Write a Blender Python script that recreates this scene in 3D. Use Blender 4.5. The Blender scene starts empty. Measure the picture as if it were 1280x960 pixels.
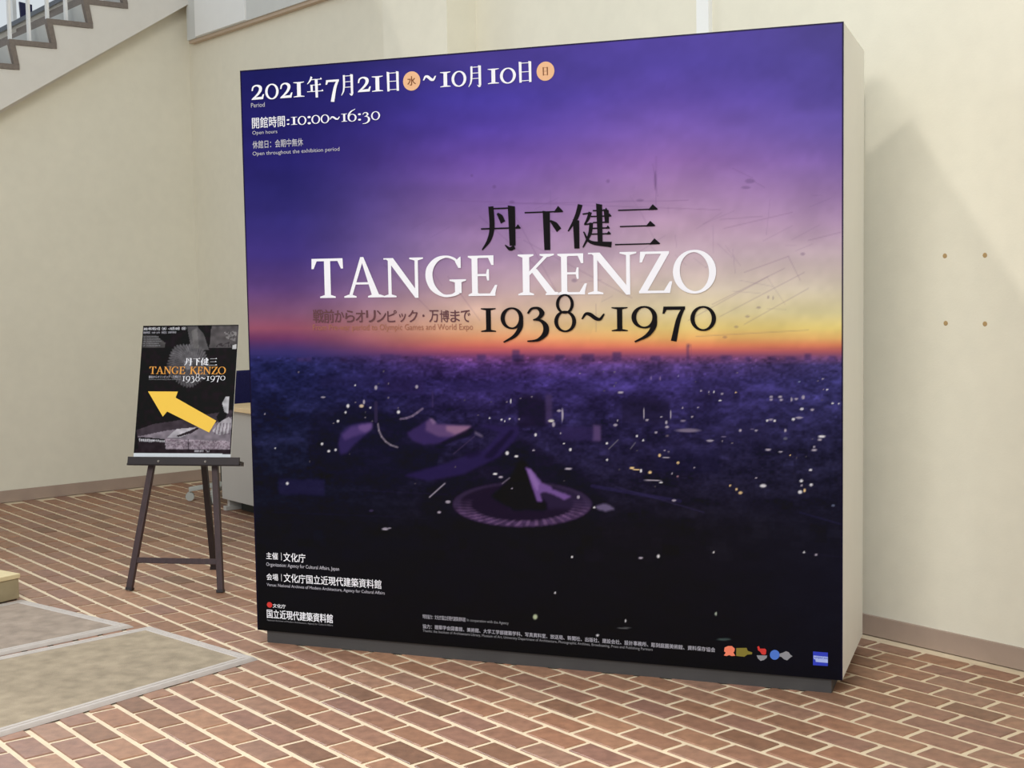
import bpy, bmesh, math, random
import numpy as np
from mathutils import Vector, Matrix

random.seed(7)
rng = np.random.default_rng(11)
scene = bpy.context.scene
COL = scene.collection

# ------------------------------------------------------------------ camera
F_PX = 1688.0
CAM = np.array([0.0, 0.0, 1.5])
RIGHT = np.array([0.99985946, -0.00127347, -0.01671643])
UP = np.array([0.01676487, 0.0759497, 0.9969707])
FWD = np.array([0.0, 0.99711084, -0.07596037])
cd = bpy.data.cameras.new('camera')
cam = bpy.data.objects.new('camera', cd)
COL.objects.link(cam)
m = Matrix.Identity(4)
for i in range(3):
    m[i][0], m[i][1], m[i][2], m[i][3] = RIGHT[i], UP[i], -FWD[i], CAM[i]
cam.matrix_world = m
cd.sensor_width = 36.0
cd.lens = 36.0 * F_PX / 1280.0
cd.clip_start = 0.05
cd.clip_end = 200
scene.camera = cam

# ------------------------------------------------------------------ directions of the room
PHI = -0.8954                                  # brick rows and back wall run this way
A = np.array([math.cos(PHI), math.sin(PHI), 0.0])
B = np.array([-math.sin(PHI), math.cos(PHI), 0.0])
R0 = np.array([1.463, 5.589, 0.0])             # foot of the back wall beside the sign
CORNER = R0 - 6.095 * A
Z = np.array([0.0, 0.0, 1.0])

# ------------------------------------------------------------------ world, lamps, exposure
w = bpy.data.worlds.new('world')
scene.world = w
w.use_nodes = True
bg = w.node_tree.nodes['Background']
bg.inputs[0].default_value = (0.88, 0.95, 1.0, 1)
bg.inputs[1].default_value = 0.48

def lamp(name, kind, loc, target, energy, color, **kw):
    ld = bpy.data.lights.new(name, kind)
    ld.energy = energy
    ld.color = color
    for k, v in kw.items():
        setattr(ld, k, v)
    o = bpy.data.objects.new(name, ld)
    COL.objects.link(o)
    o.location = loc
    d = Vector(target) - Vector(loc)
    o.rotation_euler = d.to_track_quat('-Z', 'Y').to_euler()
    return o

lamp('hall_ceiling_light', 'AREA', (-2.0, -0.6, 5.2), (-0.5, 5.4, 0.6), 205, (1.0, 0.985, 0.94), shape='RECTANGLE', size=3.0, size_y=2.6)
lamp('ceiling_downlight', 'AREA', (-0.3, 3.0, 5.0), (-0.3, 3.2, 0.0), 9, (1.0, 0.97, 0.90), spread=math.radians(64), shape='DISK', size=0.5)
WIN = CORNER - 3.3 * B - 0.6 * A + 4.9 * Z
lamp('stairwell_daylight', 'AREA', tuple(WIN), (-0.2, 3.4, 0.0), 34, (0.88, 0.94, 1.0), spread=math.radians(66), shape='RECTANGLE', size=1.8, size_y=1.2)
SPOT = np.array([-0.6, -1.6, 6.4])
lamp('gallery_spotlight', 'SPOT', tuple(SPOT), tuple(R0 + 2.9 * Z + 0.7 * A), 375, (1.0, 0.96, 0.88), spot_size=math.radians(52), spot_blend=0.3, shadow_soft_size=0.005)

vs = scene.view_settings
vs.view_transform = 'Standard'
vs.look = 'None'
vs.gamma = 1.0
vs.exposure = 0.63
vs.use_curve_mapping = False

# ------------------------------------------------------------------ helpers
def lin(c):
    c = np.asarray(c, float) / 255.0
    return np.where(c <= 0.04045, c / 12.92, ((c + 0.055) / 1.055) ** 2.4)

def mat(name, rgb, rough=0.6, spec=0.4, noise=0.0, scale=30.0, bump=0.0, bump_scale=200.0, metal=0.0, stretch=None, big=0.0):
    M = bpy.data.materials.new(name)
    M.use_nodes = True
    nt = M.node_tree
    bs = nt.nodes['Principled BSDF']
    c = lin(rgb)
    bs.inputs['Base Color'].default_value = (*c, 1)
    bs.inputs['Roughness'].default_value = rough
    bs.inputs['Specular IOR Level'].default_value = spec
    bs.inputs['Metallic'].default_value = metal
    tc = nt.nodes.new('ShaderNodeTexCoord')
    src = tc.outputs['Object']
    if stretch:
        mp = nt.nodes.new('ShaderNodeMapping')
        mp.inputs['Scale'].default_value = stretch
        nt.links.new(src, mp.inputs['Vector'])
        src = mp.outputs['Vector']
    if noise > 0:
        n = nt.nodes.new('ShaderNodeTexNoise')
        n.inputs['Scale'].default_value = scale
        n.inputs['Detail'].default_value = 5
        nt.links.new(src, n.inputs['Vector'])
        r = nt.nodes.new('ShaderNodeValToRGB')
        r.color_ramp.elements[0].position = 0.3
        r.color_ramp.elements[1].position = 0.7
        r.color_ramp.elements[0].color = (*(c * (1 - noise)), 1)
        r.color_ramp.elements[1].color = (*np.minimum(c * (1 + noise), 1), 1)
        nt.links.new(n.outputs['Fac'], r.inputs['Fac'])
        out = r.outputs['Color']
        if big > 0:
            n2 = nt.nodes.new('ShaderNodeTexNoise')
            n2.inputs['Scale'].default_value = 1.3
            nt.links.new(src, n2.inputs['Vector'])
            mr = nt.nodes.new('ShaderNodeMapRange')
            mr.inputs['From Min'].default_value = 0.3
            mr.inputs['From Max'].default_value = 0.7
            mr.inputs['To Min'].default_value = 1 - big
            mr.inputs['To Max'].default_value = 1 + big
            nt.links.new(n2.outputs['Fac'], mr.inputs['Value'])
            mx = nt.nodes.new('ShaderNodeVectorMath')
            mx.operation = 'SCALE'
            nt.links.new(out, mx.inputs[0])
            nt.links.new(mr.outputs[0], mx.inputs['Scale'])
            out = mx.outputs[0]
        nt.links.new(out, bs.inputs['Base Color'])
    if bump > 0:
        n = nt.nodes.new('ShaderNodeTexNoise')
        n.inputs['Scale'].default_value = bump_scale
        n.inputs['Detail'].default_value = 4
        nt.links.new(src, n.inputs['Vector'])
        b = nt.nodes.new('ShaderNodeBump')
        b.inputs['Strength'].default_value = bump
        b.inputs['Distance'].default_value = 0.004
        nt.links.new(n.outputs['Fac'], b.inputs['Height'])
        nt.links.new(b.outputs['Normal'], bs.inputs['Normal'])
    return M

def brick_mat(name, per_object):
    M = bpy.data.materials.new(name)
    M.use_nodes = True
    nt = M.node_tree
    bs = nt.nodes['Principled BSDF']
    if per_object:
        rn = nt.nodes.new('ShaderNodeObjectInfo').outputs['Random']
    else:
        rn = nt.nodes.new('ShaderNodeNewGeometry').outputs['Random Per Island']
    r = nt.nodes.new('ShaderNodeValToRGB')
    cols = [(122, 90, 71), (147, 108, 84), (138, 102, 87), (157, 117, 91), (143, 110, 92), (152, 108, 82)]
    while len(r.color_ramp.elements) < len(cols):
        r.color_ramp.elements.new(0.5)
    for i, c in enumerate(cols):
        r.color_ramp.elements[i].position = i / (len(cols) - 1)
        r.color_ramp.elements[i].color = (*lin(c), 1)
    nt.links.new(rn, r.inputs['Fac'])
    geo = nt.nodes.new('ShaderNodeNewGeometry')
    n = nt.nodes.new('ShaderNodeTexNoise')
    n.inputs['Scale'].default_value = 26
    n.inputs['Detail'].default_value = 6
    nt.links.new(geo.outputs['Position'], n.inputs['Vector'])
    mr = nt.nodes.new('ShaderNodeMapRange')
    mr.inputs['From Min'].default_value = 0.3
    mr.inputs['From Max'].default_value = 0.7
    mr.inputs['To Min'].default_value = 0.82
    mr.inputs['To Max'].default_value = 1.2
    nt.links.new(n.outputs['Fac'], mr.inputs['Value'])
    mx = nt.nodes.new('ShaderNodeVectorMath')
    mx.operation = 'SCALE'
    nt.links.new(r.outputs['Color'], mx.inputs[0])
    nt.links.new(mr.outputs[0], mx.inputs['Scale'])
    nt.links.new(mx.outputs[0], bs.inputs['Base Color'])
    n3 = nt.nodes.new('ShaderNodeTexNoise')
    n3.inputs['Scale'].default_value = 160
    nt.links.new(geo.outputs['Position'], n3.inputs['Vector'])
    bp = nt.nodes.new('ShaderNodeBump')
    bp.inputs['Strength'].default_value = 0.25
    bp.inputs['Distance'].default_value = 0.003
    nt.links.new(n3.outputs['Fac'], bp.inputs['Height'])
    nt.links.new(bp.outputs['Normal'], bs.inputs['Normal'])
    bs.inputs['Roughness'].default_value = 0.5
    bs.inputs['Specular IOR Level'].default_value = 0.45
    return M

def print_mat(name, rough):
    M = bpy.data.materials.new(name)
    M.use_nodes = True
    nt = M.node_tree
    bs = nt.nodes['Principled BSDF']
    at = nt.nodes.new('ShaderNodeAttribute')
    at.attribute_name = 'ink'
    nt.links.new(at.outputs['Color'], bs.inputs['Base Color'])
    bs.inputs['Roughness'].default_value = rough
    bs.inputs['Specular IOR Level'].default_value = 0.12
    return M

M_WALL = mat('cream_plaster', (224, 219, 202), 0.85, 0.2, 0.02, 12, 0.10, 120, big=0.02)
M_STRINGER = mat('grey_plaster', (218, 214, 206), 0.85, 0.2, 0.02, 12, 0.08, 120)
M_FASCIA = mat('cool_grey_plaster', (204, 205, 202), 0.85, 0.2, 0.02, 12)
M_WHITE = mat('white_paint', (232, 232, 230), 0.7, 0.3, 0.01, 10)
M_BASE = mat('baseboard_vinyl', (166, 146, 132), 0.55, 0.4, 0.05, 9)
M_TRIM = mat('tan_trim', (190, 170, 150), 0.7, 0.3)
M_TERR = mat('dark_terrazzo', (122, 112, 104), 0.6, 0.4, 0.12, 60)
M_MORTAR = mat('pale_mortar', (216, 197, 168), 0.75, 0.3, 0.07, 18, 0.2, 180)
M_BRICK = brick_mat('paver_clay', True)
M_BRICKS = brick_mat('paver_clay_far', False)
M_PANEL = mat('sign_white_laminate', (234, 232, 224), 0.55, 0.4, 0.01, 8)
M_PLINTH = mat('plinth_dark_grey', (68, 66, 66), 0.6, 0.4, 0.06, 10)
M_PRINT = print_mat('printed_ink', 0.42)
M_BPRINT = print_mat('poster_ink', 0.5)
M_TXT = mat('print_white', (240, 240, 248), 0.5, 0.2)
M_TXT2 = mat('print_soft_white', (186, 184, 196), 0.5, 0.3)
M_TXT3 = mat('print_grey_white', (140, 140, 146), 0.5, 0.3)
M_BLK = mat('print_black', (14, 10, 14), 0.5, 0.1)
M_BRN = mat('print_brown', (98, 60, 66), 0.5, 0.3)
M_BRN2 = mat('print_pale_brown', (160, 104, 84), 0.5, 0.3)
M_PEACH = mat('print_peach', (232, 182, 140), 0.5, 0.3)
M_RUST = mat('print_rust', (120, 66, 26), 0.5, 0.3)
M_RED = mat('print_red', (206, 52, 48), 0.5, 0.3)
M_SALMON = mat('print_salmon', (240, 130, 100), 0.5, 0.3)
M_GOLD = mat('print_gold', (128, 116, 44), 0.5, 0.3)
M_BLUE = mat('print_blue', (76, 118, 205), 0.5, 0.3)
M_DBLUE = mat('print_deep_blue', (44, 60, 190), 0.5, 0.3)
M_LBLUE = mat('print_pale_blue', (170, 186, 240), 0.5, 0.3)
M_ORANGE = mat('print_orange', (226, 156, 66), 0.5, 0.3)
M_YEL = mat('yellow_sticker', (246, 200, 70), 0.45, 0.4, 0.01, 8)
M_WOOD = mat('dark_stained_wood', (58, 38, 40), 0.45, 0.5, 0.25, 8, 0.1, 60, stretch=(12, 12, 1))
M_WOODD = mat('black_brown_wood', (34, 22, 24), 0.45, 0.5, 0.2, 8)
M_SCREW = mat('dull_steel', (170, 165, 160), 0.35, 0.5, metal=0.8)
M_FOAM = mat('white_foam_board', (236, 236, 236), 0.6, 0.3)
M_DESK = mat('light_grey_steel', (186, 184, 180), 0.5, 0.4, 0.01, 10)
M_DTOP = mat('pale_wood_veneer', (226, 200, 158), 0.45, 0.4, 0.08, 6, stretch=(1, 12, 1))
M_NAVY = mat('navy_fabric', (28, 28, 74), 0.9, 0.2, 0.15, 90)
M_CHG = mat('grey_plastic', (178, 180, 174), 0.5, 0.4)
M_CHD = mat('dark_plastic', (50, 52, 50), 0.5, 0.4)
M_MATF = mat('mat_pile', (158, 143, 122), 0.95, 0.1, 0.18, 14, 0.6, 240, big=0.06)
M_MATF2 = mat('mat_pile_lilac', (158, 142, 128), 0.95, 0.1, 0.16, 14, 0.6, 240, big=0.06)
M_MATB = mat('mat_rubber_edge', (184, 174, 166), 0.7, 0.3, 0.06, 25, 0.2, 90)
M_MATB2 = mat('mat_edge_groove', (132, 122, 116), 0.8, 0.2)
M_BLOCKT = mat('beige_block_lit', (214, 196, 154), 0.8, 0.2, 0.06, 14)  # paler copy of the block colour, light painted into the top face
M_BLOCK = mat('beige_block', (160, 146, 116), 0.8, 0.2, 0.08, 14, 0.2, 90)
M_MARK = mat('wall_mark', (176, 148, 104), 0.8, 0.2)
M_SKYDK = mat('dark_blue_glass', (26, 28, 74), 0.2, 0.5)
M_FRAME = mat('window_frame_grey', (140, 148, 158), 0.5, 0.4)
M_SILL = mat('parapet_cap', (128, 134, 144), 0.6, 0.4)

def mesh_obj(name, verts, faces, material, parent=None, smooth=False):
    me = bpy.data.meshes.new(name)
    me.from_pydata([tuple(map(float, v)) for v in verts], [], faces)
    me.validate()
    me.materials.append(material)
    if smooth:
        for p in me.polygons:
            p.use_smooth = True
    me.update()
    o = bpy.data.objects.new(name, me)
    COL.objects.link(o)
    if parent:
        o.parent = parent
    return o

def fix_normals(o):
    bm = bmesh.new()
    bm.from_mesh(o.data)
    bmesh.ops.recalc_face_normals(bm, faces=bm.faces)
    bm.to_mesh(o.data)
    bm.free()
    return o

class MB:
    """collects shapes, in any frame, for one mesh object"""
    def __init__(self):
        self.v, self.f = [], []
    def add(self, vs, fs):
        n = len(self.v)
        self.v += [tuple(map(float, p)) for p in vs]
        self.f += [tuple(n + i for i in q) for q in fs]
    def box(self, o, ex, ey, ez):
        """o corner, ex/ey/ez edge vectors"""
        o, ex, ey, ez = map(np.array, (o, ex, ey, ez))
        c = [o, o + ex, o + ex + ey, o + ey]
        self.add(c + [p + ez for p in c], [(0, 3, 2, 1), (4, 5, 6, 7), (0, 1, 5, 4), (1, 2, 6, 5), (2, 3, 7, 6), (3, 0, 4, 7)])
    def bar(self, p, q, wx, wy, side):
        """beam from p to q, wx wide along side, wy along the other"""
        p, q, side = np.array(p, float), np.array(q, float), np.array(side, float)
        d = q - p
        d /= np.linalg.norm(d)
        s = side - d * (side @ d)
        s /= np.linalg.norm(s)
        t = np.cross(d, s)
        self.box(p - s * wx / 2 - t * wy / 2, s * wx, t * wy, q - p)
    def cyl(self, p, q, r0, r1=None, n=14):
        p, q = np.array(p, float), np.array(q, float)
        r1 = r0 if r1 is None else r1
        d = (q - p) / np.linalg.norm(q - p)
        s = np.cross(d, [0, 0, 1.0]) if abs(d[2]) < 0.9 else np.cross(d, [1.0, 0, 0])
        s /= np.linalg.norm(s)
        t = np.cross(d, s)
        vs = [c + (s * math.cos(k * 2 * math.pi / n) + t * math.sin(k * 2 * math.pi / n)) * r for c, r in ((p, r0), (q, r1)) for k in range(n)]
        fs = [(k, (k + 1) % n, n + (k + 1) % n, n + k) for k in range(n)]
        self.add(vs, fs + [tuple(range(n))[::-1], tuple(range(n, 2 * n))])
    def prism(self, poly, ext):
        ext = np.array(ext, float)
        n = len(poly)
        vs = [np.array(p, float) for p in poly]
        vs += [p + ext for p in vs]
        self.add(vs, [tuple(range(n))[::-1], tuple(range(n, 2 * n))] + [(k, (k + 1) % n, n + (k + 1) % n, n + k) for k in range(n)])
    def build(self, name, material, parent=None, bevel=0.0, seg=2):
        if parent is not None:
            inv = np.array(parent.matrix_world.inverted())
            V = np.c_[np.array(self.v), np.ones(len(self.v))] @ inv.T
            vs = V[:, :3]
        else:
            vs = self.v
        o = mesh_obj(name, vs, self.f, material, parent)
        fix_normals(o)
        if bevel > 0:
            bm = bmesh.new()
            bm.from_mesh(o.data)
            bmesh.ops.bevel(bm, geom=list(bm.edges), offset=bevel, segments=seg, affect='EDGES', profile=0.5, clamp_overlap=True)
            bm.to_mesh(o.data)
            bm.free()
        return o

def tag(o, label=None, cat=None, group=None, kind=None):
    if label: o['label'] = label
    if cat: o['category'] = cat
    if group: o['group'] = group
    if kind: o['kind'] = kind
    return o

def thing(name, loc, label, cat, yaw=0.0, group=None):
    o = bpy.data.objects.new(name, None)
    COL.objects.link(o)
    o.empty_display_size = 0.2
    o.matrix_world = Matrix.Translation(Vector(tuple(map(float, loc)))) @ Matrix.Rotation(yaw, 4, 'Z')
    return tag(o, label, cat, group)

def project(P):
    d = np.asarray(P, float) - CAM
    z = d @ FWD
    return 640 + F_PX * (d @ RIGHT) / z, 480 - F_PX * (d @ UP) / z

# ------------------------------------------------------------------ floor
L_B, W_B = 0.2143, 0.1132
BO = np.array([-0.3445, 4.9334, 0.0])
BW = -B                                        # rows count towards the viewer
HL, HW = 0.0972, 0.0462
fl = MB()
fl.box((-9, -4, -0.2), (18, 0, 0), (0, 19, 0), (0, 0, 0.1955))
floor = tag(fl.build('floor', M_MORTAR), kind='structure')

def brick_mesh(seed):
    rs = random.Random(seed)
    hl, hw, c = HL * rs.uniform(0.985, 1.01), HW * rs.uniform(0.97, 1.02), 0.003
    v = []
    for (sx, sy) in ((-1, -1), (1, -1), (1, 1), (-1, 1)):
        v.append((sx * hl, sy * hw, -0.012))
    for (sx, sy) in ((-1, -1), (1, -1), (1, 1), (-1, 1)):
        v.append((sx * (hl + rs.uniform(-.001, .001)), sy * (hw + rs.uniform(-.001, .001)), -c))
    for (sx, sy) in ((-1, -1), (1, -1), (1, 1), (-1, 1)):
        v.append((sx * (hl - c), sy * (hw - c), rs.uniform(-0.0006, 0.0006)))
    f = [(0, 1, 5, 4), (1, 2, 6, 5), (2, 3, 7, 6), (3, 0, 4, 7), (4, 5, 9, 8), (5, 6, 10, 9), (6, 7, 11, 10), (7, 4, 8, 11), (8, 9, 10, 11)]
    return v, f

def sdot(p, q): return float(np.dot(p, q))
cells = []
for r in range(-62, 46):
    off = 0.5 if r % 2 else 0.0
    for k in range(-40, 40):
        u = k + off + 0.5                       # cross joints sit on k + off
        c = BO + A * L_B * u + BW * W_B * r
        if sdot(c - R0, B) > -0.035 or sdot(c - CORNER, A) < -0.04:
            continue
        if c[1] < 0.3 or c[0] < -6.5 or c[0] > 6.5:
            continue
        x, y = project(c)
        vis = (c - CAM) @ FWD > 0.5 and -30 < x < 1310 and y < 985
        area = 1.0 / ((c - CAM) @ FWD) ** 3 if vis else 0.0
        cells.append((area, c))
# hidden under mats or the sign: not counted as individual bricks
SE = np.array([math.cos(-0.3616), math.sin(-0.3616), 0.0])
SN = np.array([-SE[1], SE[0], 0.0])
SO = np.array([-1.0900, 5.5954, 0.0])
MA = [np.array(q) for q in ((-1.037, 5.325, 0), (-1.613, 5.862, 0), (-3.01, 4.57, 0), (-2.30, 3.73, 0))]
MBQ = [np.array(q) for q in ((-1.690, 5.878, 0), (-2.378, 6.418, 0), (-3.30, 5.30, 0), (-2.95, 4.62, 0))]
def inside(poly, p, grow=0.0):
    cx = sum(q[0] for q in poly) / len(poly); cy = sum(q[1] for q in poly) / len(poly)
    s = None
    for i in range(len(poly)):
        a, b = poly[i], poly[(i + 1) % len(poly)]
        cr = (b[0] - a[0]) * (p[1] - a[1]) - (b[1] - a[1]) * (p[0] - a[0])
        if s is None: s = cr > 0
        elif (cr > 0) != s: return False
    return True
SQ = [SO + SE * .1 + SN * .1, SO + SE * 2.3 + SN * .1, SO + SE * 2.3 + SN * .6, SO + SE * .1 + SN * .6]
cells = [(0.0 if (inside(MA, c) or inside(MBQ, c) or inside(SQ, c)) else ar, c) for ar, c in cells]
cells.sort(key=lambda t: -t[0])
near = cells[:300]
rest = cells[300:]
variants = []
for s in range(10):
    v, f = brick_mesh(s)
    me = bpy.data.meshes.new('brick')
    me.from_pydata(v, [], f)
    me.materials.append(M_BRICK)
    variants.append(me)
for i, (ar, c) in enumerate(near):
    o = bpy.data.objects.new('brick', variants[rng.integers(10)])
    COL.objects.link(o)
    o.parent = floor
    o.location = (c[0], c[1], 0)
    o.rotation_euler = (0, 0, PHI + random.gauss(0, 0.004))
v0, f0 = brick_mesh(99)
V0 = np.array(v0)
av, af = [], []
ca, sa = math.cos(PHI), math.sin(PHI)
for i, (ar, c) in enumerate(rest):
    P = V0.copy()
    P[8:, 2] += random.uniform(-.0006, .0006)
    X = P[:, 0] * ca - P[:, 1] * sa + c[0]
    Y = P[:, 0] * sa + P[:, 1] * ca + c[1]
    av += list(zip(X, Y, P[:, 2]))
    af += [tuple(12 * i + k for k in q) for q in f0]
tag(mesh_obj('bricks', av, af, M_BRICKS, floor), 'smaller brick pavers towards the far wall', kind='stuff')

# ------------------------------------------------------------------ walls
bw = MB()
bw.box(CORNER - A * 1.7, A * 15.5, B * 0.2, Z * 5.6)
wall_back = tag(bw.build('wall_back', M_WALL), kind='structure')
for al, z in ((0.377, 1.57), (0.551, 1.568), (0.383, 1.307), (0.554, 1.307)):
    mk = MB()
    P = R0 + A * al + Z * z
    mk.cyl(P, P - B * 0.0015, 0.010, 0.008, 10)
    mk.build('screw_plug', M_MARK, wall_back)
pb = MB()
pb.box(R0 - A * 3.234, A * 0.628, -B * 0.2, Z * 5.6)
tag(pb.build('pilaster', M_WALL, wall_back))
cs = MB()
cs.box(R0 - A * 0.915, A * 0.075, -B * 0.025, Z * 5.6)
tag(cs.build('conduit_cover', M_WHITE, wall_back), 'narrow white vertical strip')
fa = MB()
fa.box(CORNER + Z * 3.34, A * 2.86, -B * 0.06, Z * 0.9)
fa.build('fascia', M_FASCIA, wall_back)
fp = MB()
fp.box(CORNER + A * 0.16 - B * 0.06 + Z * 3.345, A * 0.78, -B * 0.012, Z * 0.7)  # raised white sheet imitating window light that falls on the fascia
tag(fp.build('light_patch', M_WHITE, wall_back), 'patch of window light on the fascia, built as a white sheet')
br = MB()
br.box(CORNER + Z * 3.318, A * 2.86, -B * 0.045, Z * 0.022)
tag(br.build('fascia_trim', M_TRIM, wall_back), 'thin brown strip under the fascia')

bb = MB()
bb.box(R0 - A * 6.095, A * 12.0, -B * 0.015, Z * 0.083)
tag(bb.build('baseboard_back', M_BASE), kind='structure')
bl = MB()
bl.box(CORNER - A * 0.1 - B * 8.0, B * 7.985, A * 0.015, Z * 0.083)
tag(bl.build('baseboard_left', M_BASE), kind='structure')

# left wall: solid below the stair soffit; soffit line z = 3.635 + 0.634 * along
SL = 0.634
lw = MB()
def LP(s, z, d=0.0): return CORNER + B * s + A * d + Z * z
lw.prism([LP(-5.78, 0, -0.1), LP(0, 0, -0.1), LP(0, 3.70, -0.1), LP(-5.78, 0.03, -0.1)], -A * 0.14)
wall_left = tag(lw.build('wall_left', M_WALL), kind='structure')

# stair in the plane of the left wall
stair = thing('staircase', CORNER - B * 5.5, 'concrete staircase with dark treads and thin pale balusters rising along the left wall', 'staircase')
RUN, RISE = 0.268, 0.168
N0 = (-1.134, 3.385)                            # one nosing, seen in the photograph
steps = range(-18, 5)
zig = []
for k in steps:
    s, z = N0[0] + RUN * k, N0[1] + RISE * k
    if z < 0.1: continue
    zig.append((k, s, z))
sp = []
for k, s, z in zig:
    sp += [(s + 0.035, z - 0.038 - RISE + 0.0), (s + 0.012, z - 0.036)]
    # pocket follows the underside of each tread and the back of each riser
top_s = zig[-1][1] + RUN
top_z = zig[-1][2]
sp.append((top_s, top_z - 0.036))
low = [(top_s, 3.635 + SL * top_s), (zig[0][1] + 0.035, max(0.0, 3.635 + SL * (zig[0][1] + 0.035)))]
outline = [p for p in sp] + low
st = MB()
st.prism([LP(s, max(z, 0.0), 0.035) for s, z in outline], -A * 0.10)
st.build('stringer', M_STRINGER, stair)
sf = MB()
s0, s1 = zig[0][1] + 0.2, top_s
sf.prism([LP(s0, 3.635 + SL * s0, -0.07), LP(s1, 3.635 + SL * s1, -0.07), LP(s1, 3.635 + SL * s1 + 0.12, -0.07), LP(s0, 3.635 + SL * s0 + 0.12, -0.07)], -A * 1.27)
sf.build('soffit', M_STRINGER, stair)
for k, s, z in zig:
    tr = MB()
    t, rk = 0.036, 0.022
    prof = [(s, z), (s + RUN + 0.062, z), (s + RUN + 0.062, z - t), (s + 0.040, z - t), (s + 0.040 + rk, z - RISE + 0.001), (s + 0.004 + rk, z - RISE + 0.001), (s, z - t)]
    tr.prism([LP(a_, b_, 0.045) for a_, b_ in prof], -A * 1.40)
    stp = tr.build('step', M_TERR, stair)
    bpy.context.view_layer.update()
    rs = MB()
    rs.prism([LP(s - 0.004, z - t, 0.0), LP(s + 0.006, z - t, 0.0), LP(s + 0.010 + rk, z - RISE + 0.002, 0.0), LP(s - 0.002 + rk, z - RISE + 0.002, 0.0)], -A * 1.35)
    rs.build('riser_face', M_FASCIA, stp)
for k, s, z in zig:
    for j in range(2):
        if k == zig[-1][0] and j: continue
        bs_ = s + 0.035 + j * RUN / 2
        b_ = MB()
        b_.box(LP(bs_ - 0.006, z, -0.03), B * 0.016, -A * 0.040, Z * (0.92 + j * RISE / 2))
        b_.build('baluster', M_WHITE, stair)
hr = MB()
sa_, sb_ = zig[0][1], zig[-1][1] + 0.2
za_ = zig[0][2] + 0.92
hr.bar(LP(sa_, za_, -0.047), LP(sb_, za_ + SL * (sb_ - sa_) - 0.01, -0.047), 0.05, 0.045, A)
hr.build('handrail', M_TERR, stair)

# far side of the stairwell: low parapet following the flight, windows over it
FD = -1.43
pw = MB()
def cap(s): return 3.655 + 0.60 * (s + 0.755)
pw.prism([LP(-8, 0, FD), LP(1.0, 0, FD), LP(1.0, cap(1.0), FD), LP(-6.2, cap(-6.2), FD), LP(-8, 0.3, FD)], -A * 0.15)
wf = tag(pw.build('wall_stairwell', M_STRINGER), kind='structure')
cp = MB()
cp.prism([LP(-6.2, cap(-6.2), FD + 0.03), LP(1.0, cap(1.0), FD + 0.03), LP(1.0, cap(1.0) + 0.035, FD + 0.03), LP(-6.2, cap(-6.2) + 0.035, FD + 0.03)], -A * 0.2)
cp.build('parapet_cap', M_SILL, wf)
win = tag(bpy.data.objects.new('window_1', None), kind='structure')
COL.objects.link(win)
win.matrix_world = Matrix.Translation(Vector(tuple(LP(-1.0, 0, FD - 0.1))))
for s in (-3.0, -2.3, -1.6, -0.845, -0.1, 0.6):
    f_ = MB()
    f_.box(LP(s, cap(s), FD - 0.05), B * 0.03, -A * 0.05, Z * (5.6 - cap(s)))
    f_.build('window_frame', M_WHITE, win)
dk = MB()
dk.prism([LP(-0.798, 3.66, FD - 0.004), LP(-0.705, 3.715, FD - 0.004), LP(-0.704, 3.772, FD - 0.004), LP(-0.805, 3.785, FD - 0.004)], -A * 0.02)
tag(dk.build('pane', M_SKYDK, win), 'dark blue glass pane')

# unseen slab added over the camera, its outline shaped to cut the spotlight
def through(al, z, k=0.2):
    P = R0 + A * al + Z * z
    return SPOT + k * (P - SPOT)
edge = [(-14, 7.5), (-4.2, 4.0), (-3.45, 3.0), (-3.2, 2.5), (-0.3, 2.2), (-0.02, 1.975), (0.212, 2.118), (2.3, -0.85), (2.4, -2.0), (-14, -2.0)]
slab = MB()
slab.prism([through(*e) for e in edge], (SPOT - through(0.2, 2.1)) / np.linalg.norm(SPOT - through(0.2, 2.1)) * 0.07)
tag(slab.build('light_blocker_1', M_STRINGER), kind='structure')

# ------------------------------------------------------------------ glyphs
def cr_spline(pts, ws, n=8):
    P = np.array(pts, float)
    Wd = np.array(ws, float)
    if len(P) == 2:
        return P, Wd
    E = np.vstack([2 * P[0] - P[1], P, 2 * P[-1] - P[-2]])
    out, ow = [], []
    for i in range(1, len(E) - 2):
        for j in range(n):
            t = j / n
            a, b, c, d = E[i - 1], E[i], E[i + 1], E[i + 2]
            out.append(0.5 * (2 * b + (c - a) * t + (2 * a - 5 * b + 4 * c - d) * t * t + (3 * b - a - 3 * c + d) * t ** 3))
            ow.append(Wd[i - 1] * (1 - t) + Wd[i] * t)
    out.append(P[-1]); ow.append(Wd[-1])
    return np.array(out), np.array(ow)

def ribbon(pts, ws, n=8):
    if np.isscalar(ws): ws = [ws] * len(pts)
    P, Wd = cr_spline(pts, ws, n)
    T = np.gradient(P, axis=0)
    T /= np.linalg.norm(T, axis=1)[:, None] + 1e-9
    N = np.c_[-T[:, 1], T[:, 0]]
    Lp, Rp = P + N * Wd[:, None] / 2, P - N * Wd[:, None] / 2
    return [[Lp[i], Lp[i + 1], Rp[i + 1], Rp[i]] for i in range(len(P) - 1)]

def ring(cx, cy, rx, ry, tx, ty, rot=0.0, n=40):
    out = []
    pts = []
    for k in range(n):
        a = 2 * math.pi * k / n
        o = (cx + rx * math.cos(a), cy + ry * math.sin(a))
        x, y = (rx - tx) * math.cos(a), (ry - ty) * math.sin(a)
        i = (cx + x * math.cos(rot) - y * math.sin(rot) , cy + x * math.sin(rot) + y * math.cos(rot))
        pts.append((o, i))
    for k in range(n):
        q = (k + 1) % n
        out.append([pts[k][0], pts[q][0], pts[q][1], pts[k][1]])
    return out

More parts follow.
